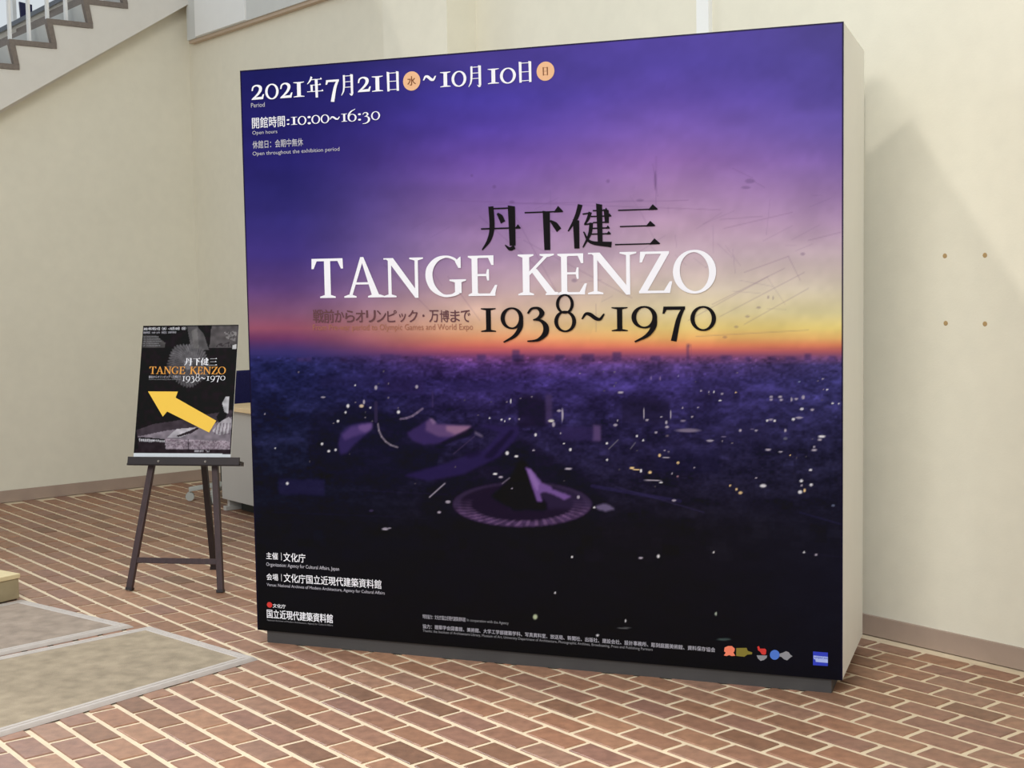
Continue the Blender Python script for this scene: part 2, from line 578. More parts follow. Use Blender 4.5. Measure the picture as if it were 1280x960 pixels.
def rect(x0, y0, x1, y1): return [[(x0, y0), (x1, y0), (x1, y1), (x0, y1)]]
def foot(xc, y, half, stem, up=1, h=0.035, t=0.075):
    s = up
    return [[(xc - half, y), (xc + half, y), (xc + half, y + s * h), (xc + stem, y + s * t), (xc - stem, y + s * t), (xc - half, y + s * h)]]

S = 0.075                                       # half stem of a capital
def cap_T():
    return rect(.40, .03, .56, .97) + foot(.48, 0, .22, S) + rect(.04, .935, .92, 1) + [[(.02, .74), (.06, .74), (.16, .94), (.16, 1), (.03, 1)], [(.94, .74), (.90, .74), (.80, .94), (.80, 1), (.93, 1)]]
def cap_A():
    return [[(.44, 1.02), (.50, 1.02), (.90, .03), (.73, .03)], [(.44, 1.02), (.475, .90), (.185, .03), (.12, .03)]] + rect(.25, .33, .66, .385) + foot(.15, 0, .15, .04) + foot(.82, 0, .2, .09)
def cap_N():
    return rect(.13, .03, .19, .97) + rect(.80, .0, .86, .97) + [[(.06, 1), (.24, 1), (.86, .1), (.86, -.02), (.80, -.02), (.13, .93)]] + foot(.16, 0, .15, .03) + foot(.83, 1, .16, .03, -1) + rect(.02, .965, .2, 1)
def cap_G():
    return ribbon([(.83, .80), (.70, .93), (.50, .985), (.28, .91), (.12, .70), (.10, .45), (.20, .20), (.42, .03), (.65, .03), (.80, .10)], [.03, .05, .055, .10, .15, .155, .13, .065, .06, .09]) + rect(.73, .08, .87, .42) + foot(.79, .42, .19, .07, -1) + [[(.86, .98), (.86, .70), (.82, .70), (.74, .86)]]
def cap_E():
    return rect(.13, .03, .28, .97) + foot(.2, 0, .18, .08) + foot(.2, 1, .18, .08, -1) + rect(.2, .94, .76, 1) + rect(.2, 0, .80, .06) + rect(.25, .49, .62, .545) + [[(.76, 1), (.76, .76), (.72, .76), (.62, .95)], [(.78, 0), (.86, .27), (.82, .27), (.66, .05)], [(.62, .38), (.62, .66), (.59, .66), (.55, .52), (.59, .38)]]
def cap_K():
    return rect(.13, .03, .28, .97) + foot(.2, 0, .19, .08) + foot(.2, 1, .19, .08, -1) + [[(.26, .46), (.26, .54), (.70, .97), (.78, .97)], [(.36, .57), (.47, .64), (.96, .03), (.76, .03)]] + foot(.74, 1, .17, .03, -1) + foot(.88, 0, .17, .10)
def cap_Z():
    return [[(.64, .95), (.82, .95), (.24, .05), (.05, .05)]] + rect(.08, .94, .82, 1) + rect(.04, 0, .84, .06) + [[(.08, 1), (.06, .74), (.10, .74), (.20, .95)], [(.84, 0), (.90, .28), (.86, .28), (.70, .05)]]
def cap_O():
    return ring(.5, .5, .50, .52, .145, .055, 0.10)

def d1(): return rect(.25, .04, .43, .96) + foot(.34, 0, .30, .09, 1, .04, .09) + foot(.34, 1, .30, .09, -1, .04, .09)
def d0(): return ring(.48, .5, .48, .52, .14, .075)
def d2(): return ribbon([(.08, .62), (.16, .88), (.40, .97), (.62, .84), (.62, .60), (.42, .32), (.08, .04)], [.05, .08, .10, .17, .16, .12, .05]) + [[(.04, 0), (.78, 0), (.86, .34), (.81, .34), (.72, .17), (.14, .15)]]
def d3(): return ribbon([(.08, .74), (.22, .94), (.44, .95), (.56, .76), (.46, .56), (.27, .46)], [.05, .08, .11, .16, .11, .05]) + ribbon([(.27, .48), (.52, .44), (.68, .22), (.66, -.10), (.42, -.36), (.06, -.42)], [.05, .10, .17, .18, .11, .05])
def d7(): return rect(.06, .86, .84, 1) + ribbon([(.78, .92), (.60, .45), (.42, -.44)], [.10, .15, .19]) + [[(.06, 1), (.02, .70), (.07, .70), (.16, .88)]]
def d9(): return ring(.42, .56, .42, .46, .14, .07) + ribbon([(.77, .62), (.74, .20), (.52, -.18), (.10, -.45)], [.13, .16, .13, .05])
def d6(): return ring(.46, .44, .42, .46, .14, .07) + ribbon([(.11, .38), (.14, .80), (.36, 1.18), (.78, 1.45)], [.13, .16, .13, .05])
def d8(): return ring(.44, .40, .42, .44, .13, .07) + ring(.44, 1.12, .34, .40, .10, .065)
def dt(): return ribbon([(.04, .40), (.20, .60), (.38, .58), (.62, .42), (.80, .40), (.96, .60)], [.04, .10, .14, .14, .10, .04])
def dc(): return ring(.14, .12, .12, .12, .119, .119, n=12) + ring(.14, .78, .12, .12, .119, .119, n=12)
GL = {'T': cap_T, 'A': cap_A, 'N': cap_N, 'G': cap_G, 'E': cap_E, 'K': cap_K, 'Z': cap_Z, 'O': cap_O,
      '1': d1, '0': d0, '2': d2, '3': d3, '7': d7, '9': d9, '6': d6, '8': d8, '~': dt, ':': dc}
GW = {'T': .98, 'A': 1.0, 'N': 1.0, 'G': 1.0, 'E': .88, 'K': 1.0, 'Z': .90, 'O': 1.0,
      '1': .68, '0': .96, '2': .88, '3': .80, '7': .88, '9': .86, '6': .88, '8': .88, '~': 1.0, ':': .28}

def uroko(x, y, w_=9, h=9): return [[(x - w_, y), (x - w_ * .35, y + h), (x + w_ * .45, y), (x + w_ * .3, y - 2), (x - w_, y - 2)]]
def K_(strokes):
    out = []
    for s in strokes:
        out += s
    return out
def kanji(name):
    # 100 x 100, y upwards
    def R_(pts, ws): return ribbon([(x, 100 - y) for x, y in pts], ws, 5)
    def H(x0, x1, y, u=9, h=9): return rect(x0, 100 - y - 1.6, x1, 100 - y + 1.6) + uroko(x1, 100 - y, u, h)
    def V(x, y0, y1, w_): return [[(x - w_ / 2 - 3, 100 - y0 + 3), (x + w_ / 2, 100 - y0), (x + w_ / 2, 100 - y1), (x - w_ / 2, 100 - y1)]]
    if name == '丹':
        return K_([R_([(26, 4), (28, 50), (20, 78), (2, 100)], [13, 13, 10, 3]), H(24, 78, 9, 2, 2), V(79, 6, 92, 15), R_([(84, 95), (72, 99), (60, 90)], [10, 8, 2]), R_([(42, 20), (50, 28), (56, 40)], [5, 12, 12]), H(0, 96, 53, 9, 8)])
    if name == '下':
        return K_([H(0, 90, 12, 16, 13), V(56, 12, 100, 15), R_([(64, 32), (76, 42), (86, 55)], [4, 13, 14])])
    if name == '健':
        return K_([R_([(29, 0), (19, 30), (0, 60)], [11, 10, 3]), V(20, 36, 100, 12), R_([(34, 22), (52, 20)], [3, 4]), R_([(52, 18), (46, 34), (38, 46)], [8, 7, 3]),
                   R_([(38, 46), (54, 44)], [3, 4]), R_([(54, 42), (50, 68), (34, 98)], [9, 8, 3]), R_([(36, 62), (52, 86), (100, 93)], [3, 7, 13]),
                   H(58, 90, 15, 5, 6), H(53, 98, 28, 6, 6), H(58, 90, 42, 3, 3), H(56, 94, 55, 6, 6), H(54, 96, 68, 7, 6), V(74, 2, 86, 11), V(90, 15, 44, 9)])
    if name == '月':
        return K_([R_([(24, 3), (24, 50), (18, 80), (2, 100)], [15, 15, 11, 3]), V(84, 3, 96, 17), R_([(88, 97), (76, 100), (64, 93)], [10, 8, 2]), H(22, 84, 8, 2, 2), H(24, 80, 36, 1, 1), H(24, 80, 62, 1, 1)])
    if name == '日':
        return K_([V(13, 3, 100, 18), V(87, 3, 100, 18), H(10, 88, 8, 2, 2), H(16, 84, 50, 1, 1), H(16, 84, 92, 1, 1)])
    if name == '年':
        return K_([R_([(30, 0), (20, 18), (2, 34)], [12, 10, 3]), H(24, 90, 14, 8, 8), H(24, 84, 40, 8, 7), H(0, 98, 70, 8, 8), V(30, 40, 72, 12), V(60, 14, 100, 15)])
    if name == '三':
        return K_([H(8, 94, 12, 15, 12), H(12, 88, 52, 15, 12), H(0, 98, 96, 17, 13)])

# ------------------------------------------------------------------ homographies
def homography(src, dst):
    M_, r_ = [], []
    for (x, y), (u, v) in zip(src, dst):
        M_.append([x, y, 1, 0, 0, 0, -u * x, -u * y]); r_.append(u)
        M_.append([0, 0, 0, x, y, 1, -v * x, -v * y]); r_.append(v)
    h = np.linalg.solve(np.array(M_), np.array(r_))
    return np.append(h, 1).reshape(3, 3)
def hmap(H_, x, y):
    x, y = np.asarray(x, float), np.asarray(y, float)
    w_ = H_[2, 0] * x + H_[2, 1] * y + H_[2, 2]
    return (H_[0, 0] * x + H_[0, 1] * y + H_[0, 2]) / w_, (H_[1, 0] * x + H_[1, 1] * y + H_[1, 2]) / w_

# ------------------------------------------------------------------ the big exhibition sign
SW, SH, SK, SD = 2.412, 2.322, 0.053, 0.652
sign = thing('exhibition_sign', SO, 'huge square free-standing exhibition sign printed with a purple sunset over a city', 'sign', -0.3616)
# local frame of the sign: x along the front, y into depth, z up
def slocal(mb, name, material, bevel=0.0):
    """build a part whose coordinates are already in the sign's own frame"""
    o = mesh_obj(name, mb.v, mb.f, material, sign)
    fix_normals(o)
    if bevel > 0:
        bm = bmesh.new(); bm.from_mesh(o.data)
        bmesh.ops.bevel(bm, geom=list(bm.edges), offset=bevel, segments=2, affect='EDGES', clamp_overlap=True)
        bm.to_mesh(o.data); bm.free()
    return o
x_ = MB(); x_.box((0, 0.004, SK), (SW, 0, 0), (0, SD - 0.004, 0), (0, 0, SH))
tag(slocal(x_, 'body', M_PANEL, 0.003), 'white box body')
x_ = MB(); x_.box((0.04, 0.012, 0), (SW - 0.08, 0, 0), (0, SD - 0.05, 0), (0, 0, SK))
tag(slocal(x_, 'plinth', M_PLINTH), 'dark grey recessed plinth')

PX2S = homography([(300.5, 88), (1053.8, 27), (1053.2, 850.5), (321.5, 787.5)], [(0, SH), (SW, SH), (SW, 0), (0, 0)])
S2PX = np.linalg.inv(PX2S)

# colours of the printed picture, sampled over the print
PXX = np.array([360, 600, 800, 1000.])
ROWS = [
 (20, [(30, 30, 88), (66, 54, 128), (84, 68, 160), (78, 68, 142)]),
 (80, [(32, 32, 92), (70, 58, 138), (86, 70, 164), (80, 68, 146)]),
 (120, [(36, 33, 96), (72, 60, 155), (98, 76, 168), (88, 74, 156)]),
 (160, [(38, 34, 100), (85, 65, 158), (122, 92, 175), (104, 86, 166)]),
 (200, [(42, 37, 105), (108, 78, 160), (145, 106, 172), (128, 100, 170)]),
 (240, [(48, 43, 110), (128, 96, 162), (166, 130, 174), (154, 122, 172)]),
 (280, [(56, 48, 116), (146, 114, 162), (186, 154, 178), (178, 148, 178)]),
 (320, [(68, 54, 124), (164, 134, 168), (200, 176, 184), (198, 178, 180)]),
 (360, [(96, 68, 124), (192, 162, 170), (212, 196, 178), (212, 200, 176)]),
 (390, [(128, 84, 116), (220, 184, 162), (222, 206, 160), (216, 204, 152)]),
 (410, [(148, 82, 102), (226, 178, 138), (228, 200, 124), (222, 200, 120)]),
 (422, [(116, 62, 102), (226, 152, 110), (230, 176, 106), (220, 174, 106)]),
 (431, [(84, 56, 106), (214, 116, 98), (222, 134, 94), (212, 128, 92)]),
 (438, [(64, 53, 108), (178, 86, 100), (192, 98, 98), (176, 94, 96)]),
 (446, [(52, 50, 106), (106, 60, 104), (120, 70, 108), (112, 72, 108)]),
 (456, [(40, 43, 90), (76, 51, 106), (78, 58, 110), (66, 60, 112)]),
 (475, [(34, 36, 76), (56, 44, 98), (56, 46, 98), (54, 52, 100)]),
 (520, [(29, 31, 58), (42, 36, 72), (42, 37, 74), (44, 42, 78)]),
 (580, [(24, 26, 42), (33, 30, 52), (34, 31, 55), (36, 35, 58)]),
 (660, [(23, 24, 32), (27, 26, 32), (27, 26, 32), (28, 28, 40)]),
 (900, [(22, 22, 25), (23, 22, 26), (24, 24, 26), (25, 26, 31)])]
RY = np.array([r[0] for r in ROWS], float)
RC = np.array([r[1] for r in ROWS], float)      # rows, columns, rgb

def base_colour(x, y):
    out = np.zeros(x.shape + (3,))
    fx = np.clip((x - PXX[0]) / (PXX[1] - PXX[0]), 0, 2.999)
    ix = fx.astype(int); tx = fx - ix
    tx = tx * tx * (3 - 2 * tx) * 0.5 + tx * 0.5
    iy = np.clip(np.searchsorted(RY, y) - 1, 0, len(RY) - 2)
    ty = np.clip((y - RY[iy]) / (RY[iy + 1] - RY[iy]), 0, 1)
    for c in range(3):
        g = RC[:, :, c]
        a = g[iy, ix] * (1 - tx) + g[iy, ix + 1] * tx
        b = g[iy + 1, ix] * (1 - tx) + g[iy + 1, ix + 1] * tx
        out[..., c] = a * (1 - ty) + b * ty
    return out

NX, NY = 640, 616
uu, vv = np.meshgrid(np.linspace(0, SW, NX), np.linspace(0, SH, NY))
px, py = hmap(S2PX, uu, vv)
img = base_colour(px, py)

def vnoise(x, y, s, seed):
    r = np.random.default_rng(seed)
    g = r.random((97, 97))
    X, Y = (x / s) % 96, (y / s) % 96
    i, j = X.astype(int), Y.astype(int)
    a, b = X - i, Y - j
    a, b = a * a * (3 - 2 * a), b * b * (3 - 2 * b)
    return (g[j, i] * (1 - a) + g[j, i + 1] * a) * (1 - b) + (g[j + 1, i] * (1 - a) + g[j + 1, i + 1] * a) * b

def inpoly(poly):
    p = np.array(poly, float)
    ins = np.zeros(px.shape, bool)
    j = len(p) - 1
    for i in range(len(p)):
        c = ((p[i, 1] > py) != (p[j, 1] > py)) & (px < (p[j, 0] - p[i, 0]) * (py - p[i, 1]) / (p[j, 1] - p[i, 1] + 1e-9) + p[i, 0])
        ins ^= c
        j = i
    return ins
def blend(mask, col, a=1.0):
    mm = (mask.astype(float) * a)[..., None]
    img[:] = img * (1 - mm) + np.array(col, float) * mm
def soft_spot(x, y, rx, ry, col, a=1.0, ang=0.0):
    ca_, sa_ = math.cos(ang), math.sin(ang)
    dx, dy = px - x, py - y
    X, Y = dx * ca_ + dy * sa_, -dx * sa_ + dy * ca_
    d = (X / rx) ** 2 + (Y / ry) ** 2
    mm = (np.clip(1.35 - d, 0, 1) * a)[..., None]
    img[:] = img * (1 - mm) + np.array(col, float) * mm
def soft(mask, n=3):
    m_ = mask.astype(float)
    for _ in range(n):
        m_ = (m_ + np.roll(m_, 1, 0) + np.roll(m_, -1, 0)) / 3
        m_ = (m_ + np.roll(m_, 1, 1) + np.roll(m_, -1, 1)) / 3
    return m_
def seg(x0, y0, x1, y1, w_, col, a=1.0):
    L_ = math.hypot(x1 - x0, y1 - y0)
    dx, dy = (x1 - x0) / L_, (y1 - y0) / L_
    t = np.clip((px - x0) * dx + (py - y0) * dy, 0, L_)
    d = np.hypot(px - x0 - t * dx, py - y0 - t * dy)
    blend(np.clip(w_ / 2 + 0.6 - d, 0, 1), col, a)

# faint cloud and sketch lines in the sky
hz = (py < 436)
n1 = vnoise(px, py * 2.5, 46, 1) - 0.5
n2 = vnoise(px + py * .3, py, 9, 2) - 0.5
img *= (1 + hz * (0.10 * n1 + 0.035 * n2))[..., None]
for (x0, y0, x1, y1) in [(640, 262, 700, 372), (600, 270, 668, 330), (655, 300, 790, 372), (560, 250, 900, 262), (900, 274, 952, 270), (905, 285, 990, 265), (930, 340, 985, 320), (985, 320, 1000, 350), (890, 380, 980, 335), (900, 395, 1005, 340), (860, 400, 960, 345), (745, 380, 745, 414), (820, 195, 820, 256), (816, 205, 822, 245), (612, 255, 860, 250), (480, 330, 540, 390), (560, 345, 600, 400), (940, 225, 955, 234), (915, 210, 940, 222), (870, 420, 1010, 412), (864, 430, 864, 470), (930, 405, 1010, 360), (1010, 300, 1050, 290)]:
    seg(x0, y0, x1, y1, 1.0, (92, 62, 100), 0.17)
for i in range(40):
    x0, y0 = rng.uniform(460, 1030), rng.uniform(230, 400)
    l_ = rng.uniform(8, 50); an = rng.choice([0.05, 0.9, -0.45, 1.5]) + rng.normal(0, .1)
    seg(x0, y0, x0 + l_ * math.cos(an), y0 + l_ * math.sin(an), 0.8, (90, 66, 105), 0.12)
for (x, y, w_, h_) in [(819, 225, 3, 20), (937, 226, 10, 5), (932, 234, 10, 3), (618, 233, 4, 4), (590, 219, 3, 3), (760, 226, 4, 4), (800, 250, 8, 3), (640, 252, 6, 3), (960, 371, 2, 4), (966, 372, 2, 4), (948, 384, 5, 2.5), (934, 395, 5, 2.5), (920, 408, 5, 2.5), (906, 421, 5, 2.5), (1003, 317, 5, 3), (718, 350, 6, 4)]:
    soft_spot(x, y, w_ / 1.6, h_ / 1.6, (78, 56, 92), 0.28)

# city blocks: darker and sharper towards the viewer
r5 = np.random.default_rng(5)
for i in range(620):
    d = r5.random() ** 1.7
    y = 446 + d * 250
    x = r5.uniform(315, 1060)
    sc = 0.35 + d * 2.0
    w_, h_ = r5.uniform(4, 13) * sc, r5.uniform(3, 8) * sc
    c = base_colour(np.array([x]), np.array([y]))[0]
    k = r5.choice([0.62, 0.75, 0.85, 1.25, 1.45]) if y < 560 else r5.choice([0.6, 0.8, 1.15, 1.3])
    msk = (np.abs(px - x) < w_ / 2) & (np.abs(py - y - (px - x) * .05) < h_ / 2)
    blend(msk, c * k, 0.42 if y < 580 else 0.22)
for (x, w_, h_) in [(484, 16, 9), (492, 18, 7), (645, 9, 14), (648, 14, 8), (535, 14, 6), (602, 12, 8), (700, 12, 8), (735, 16, 9), (771, 11, 12), (860, 3, 22), (935, 8, 6), (965, 9, 5), (1010, 8, 9), (988, 14, 5), (1040, 10, 6), (430, 10, 5), (380, 18, 5), (820, 12, 6), (908, 14, 7)]:
    yb = 451
    msk = (np.abs(px - x) < w_ / 2) & (py < yb) & (py > yb - h_)
    blend(soft(msk, 1), (66, 48, 92), 0.6)
city = np.clip((py - 442) / 8, 0, 1) * np.clip((690 - py) / 90, 0.15, 1)
tx1 = vnoise(px, py * 2.0, 9, 21) - .5
tx2 = vnoise(px + 40, py * 1.6, 3.4, 22) - .5
tx3 = vnoise(px, py * 2.6, 34, 23) - .5
img *= (1 + city * (0.26 * tx1 + 0.30 * tx2 + 0.45 * tx3))[..., None]
img += (city * np.clip(tx1 + tx3 - .12, 0, 1) * np.clip((600 - py) / 100, 0, 1))[..., None] * np.array([12, 10, 22.])
# bigger blocks
for (x0, y0, x1, y1, c, a) in [(647, 498, 682, 532, (26, 21, 38), .7), (652, 492, 678, 500, (30, 24, 44), .6), (682, 492, 690, 528, (72, 56, 92), .65), (777, 500, 838, 528, (30, 26, 46), .6), (786, 494, 822, 502, (34, 28, 54), .5), (700, 532, 750, 550, (50, 40, 82), .7), (741, 530, 751, 550, (96, 74, 116), .75), (404, 562, 432, 580, (28, 27, 52), .6), (866, 474, 925, 500, (42, 36, 70), .35), (480, 470, 530, 490, (42, 32, 70), .4), (348, 598, 406, 618, (40, 36, 74), .6), (820, 560, 900, 590, (30, 28, 56), .35), (400, 470, 470, 484, (38, 34, 70), .4), (560, 476, 640, 488, (46, 38, 84), .5), (700, 480, 760, 492, (50, 42, 88), .4), (900, 530, 960, 550, (40, 36, 66), .35)]:
    blend(soft(inpoly([(x0, y0), (x1, y0 + 1), (x1, y1 + 1), (x0, y1)]), 2), c, a)
def Q(pts): return [(400 + x / 3.556, 480 + y / 3.556) for x, y in pts]
# park darkness round the halls
blend(soft(inpoly(Q([(-40, 130), (120, 90), (240, 110), (360, 160), (480, 130), (560, 260), (500, 400), (300, 470), (100, 420), (-60, 300)])), 8), (22, 20, 34), .5)
blend(soft(inpoly(Q([(560, 330), (900, 240), (1200, 420), (1300, 560), (1100, 700), (600, 680), (440, 560)])), 9), (22, 19, 30), .5)
# road
blend(soft(inpoly(Q([(690, 175), (885, 188), (885, 225), (800, 320), (640, 400), (480, 430), (370, 405), (560, 350), (640, 320), (730, 290), (800, 215)])), 2), (44, 35, 78), .85)
blend(soft(inpoly(Q([(725, 325), (850, 200), (868, 206), (765, 330)])), 2), (26, 21, 42), .7)
blend(soft(inpoly(Q([(640, 300), (700, 290), (720, 310), (660, 330)])), 2), (30, 24, 50), .7)
# west hall
blend(soft(inpoly(Q([(80, 262), (92, 215), (125, 185), (180, 170), (234, 170), (230, 200), (200, 228), (160, 262), (120, 305), (90, 315)])), 2), (52, 42, 88), .9)
blend(soft(inpoly(Q([(96, 225), (140, 188), (232, 172), (228, 200), (200, 218), (150, 232), (110, 250)])), 2), (84, 64, 118), .75)
blend(soft(inpoly(Q([(170, 182), (233, 171), (230, 196), (205, 212), (176, 206)])), 2), (116, 88, 140), .7)
# east hall: a long swooping roof
blend(soft(inpoly(Q([(385, 215), (430, 190), (486, 152), (520, 176), (672, 186), (652, 214), (600, 240), (540, 262), (460, 268), (410, 250)])), 2), (58, 44, 92), .9)
blend(soft(inpoly(Q([(470, 170), (492, 152), (522, 178), (672, 187), (650, 213), (590, 236), (520, 230), (470, 205)])), 2), (102, 76, 118), .8)
blend(soft(inpoly(Q([(560, 184), (672, 187), (648, 212), (600, 222), (560, 205)])), 2), (150, 112, 138), .75)
blend(soft(inpoly(Q([(486, 150), (500, 150), (520, 172), (500, 176)])), 1), (130, 104, 140), .8)
blend(soft(inpoly(Q([(672, 192), (690, 200), (660, 230), (560, 268), (520, 268)])), 1), (22, 18, 32), .8)
blend(soft(inpoly(Q([(685, 205), (722, 225), (725, 238), (690, 222)])), 1), (118, 104, 130), .75)
for a_, b_ in zip([(258, 176), (262, 205), (274, 232), (292, 254), (315, 270)], [(262, 205), (274, 232), (292, 254), (315, 270), (345, 280)]):
    (x0, y0), (x1, y1) = Q([a_, b_]); seg(x0, y0, x1, y1, 2.0, (140, 128, 140), .75)
for a_, b_ in zip([(358, 154), (385, 150), (412, 140), (432, 126)], [(385, 150), (412, 140), (432, 126), (456, 108)]):
    (x0, y0), (x1, y1) = Q([a_, b_]); seg(x0, y0, x1, y1, 2.6, (120, 104, 128), .75)
seg(470, 503, 470, 526, 4.0, (50, 42, 70), .85)
seg(541, 490, 541, 508, 2.0, (60, 48, 88), .7)
seg(567, 567, 593, 545, 1.2, (70, 56, 84), .6)
# round hall with the conical roof
cx_, cy_ = 653, 630
ex, ey = (px - cx_) / 87, (py - cy_) / 28
rr = np.hypot(ex, ey)
an_ = np.arctan2(ey, ex)
fz = vnoise(px, py, 5, 41)
dn = soft(rr < 1.0, 1)
blend(dn, (34, 27, 44), .95)
blend(soft((rr < .95) & (ex > -.2) & (ey > -.75) & (ey < .2), 4), (46, 37, 62), .8)
front = np.clip(ey * 1.3 + .35, 0, 1) * (0.55 + .6 * fz)
blend(soft((rr < 1.0) & (rr > 0.74), 1) * front, (78, 58, 92), 1)
ribs = np.clip(np.sin(an_ * 42 - rr * 12) * 1.5, 0, 1)
blend(soft((rr < .98) & (rr > 0.72), 1) * ribs * front, (120, 92, 126), .55)
blend(soft((rr < 1.0) & (rr > 0.9) & (ey < 0.1), 1), (62, 50, 78), .6)
blend(soft(inpoly(Q([(905, 335), (880, 345), (850, 410), (760, 500), (860, 560), (1010, 560), (1010, 530), (960, 480), (925, 365)])), 2), (20, 16, 26), .9)
blend(soft(inpoly(Q([(912, 368), (936, 374), (960, 402), (990, 440), (1026, 452), (1034, 466), (1085, 484), (1120, 498), (1086, 514), (1040, 492), (1000, 478), (978, 484), (990, 522), (964, 520), (942, 455)])), 1), (112, 82, 142), .95)
blend(soft(inpoly(Q([(920, 376), (936, 378), (975, 440), (968, 480), (950, 450)])), 1), (148, 114, 176), .6)
blend(soft(inpoly(Q([(1225, 540), (1262, 530), (1290, 536), (1310, 556), (1270, 566), (1232, 556)])), 1), (112, 100, 132), .85)
for y0, x0, x1, a in [(612, 440, 560, .25), (640, 340, 500, .2), (690, 1000, 1050, .2)]:
    seg(x0, y0, x1, y0 + 6, 1.5, (44, 38, 66), a)
seg(740, 607, 850, 626, 4, (48, 42, 84), .5)
seg(770, 608, 880, 640, 1.5, (52, 46, 80), .5)
seg(1000, 640, 1052, 655, 2, (40, 38, 70), .5)
# lamps of the city, measured
LW, LG, LY = (226, 222, 222), (170, 160, 172), (236, 200, 140)
spots = [(349 / 3.556 + 400, 480 + 123 / 3.556, 2.2, 2.2, LW), (422.5, 526, 1.8, 1.8, LW), (402.5, 554.5, 1.8, 1.8, LW), (411, 563.5, 2, 1.7, LW), (419.5, 562, 1.6, 1.6, LW), (435, 507, 2, 2.5, LW), (432, 515, 1.5, 1.5, LW), (452, 507, 3, 2.2, (220, 196, 160)), (455, 502, 1.5, 3, LG), (463, 509, 1.3, 1.3, LW), (521, 483, 2, 2.4, LG), (470, 484, 2, 3, LG), (404, 496, 3, 1.2, LG), (444, 481, 1, 1, LW),
 (638.5, 501, 1, 3, LW), (612, 522, 1.2, 1, LW), (627, 524, 1.5, 1.3, LW), (637, 523, 1.3, 1.2, LW), (631, 526, 1, 1, LW), (649, 523.5, 1.2, 1, LG), (703, 518, 1.3, 9, LG), (689, 525.5, 4, 1.8, (210, 205, 190)), (699, 513, 3, 1.5, LG), (692, 530, 2, 3.5, LG), (701, 541, 1, 1, LG), (669.5, 543, 1.6, 2.2, LW), (634, 566, 2.4, 2.6, LW), (645.5, 570, 2.6, 1.6, LW), (713, 561.5, 1.8, 2, LW), (705, 554, 1, 1, LW), (710.5, 585.5, 5, 1.4, LG), (667, 562.5, 1.8, 1.2, LG), (619, 592, 3, 1.5, LW), (626, 596, 3, 1.6, LG), (560, 627, 3.5, 2, LG), (549, 640, 2.6, 1.6, LG), (481.5, 661, 4.5, 1.8, LG), (464, 638, 3, 1.5, (60, 50, 80)), (723, 621, 2, 2.4, LG), (743, 634, 1.6, 1.4, LW)]
def Q2(x, y): return 740 + x / 4, 430 + y / 4
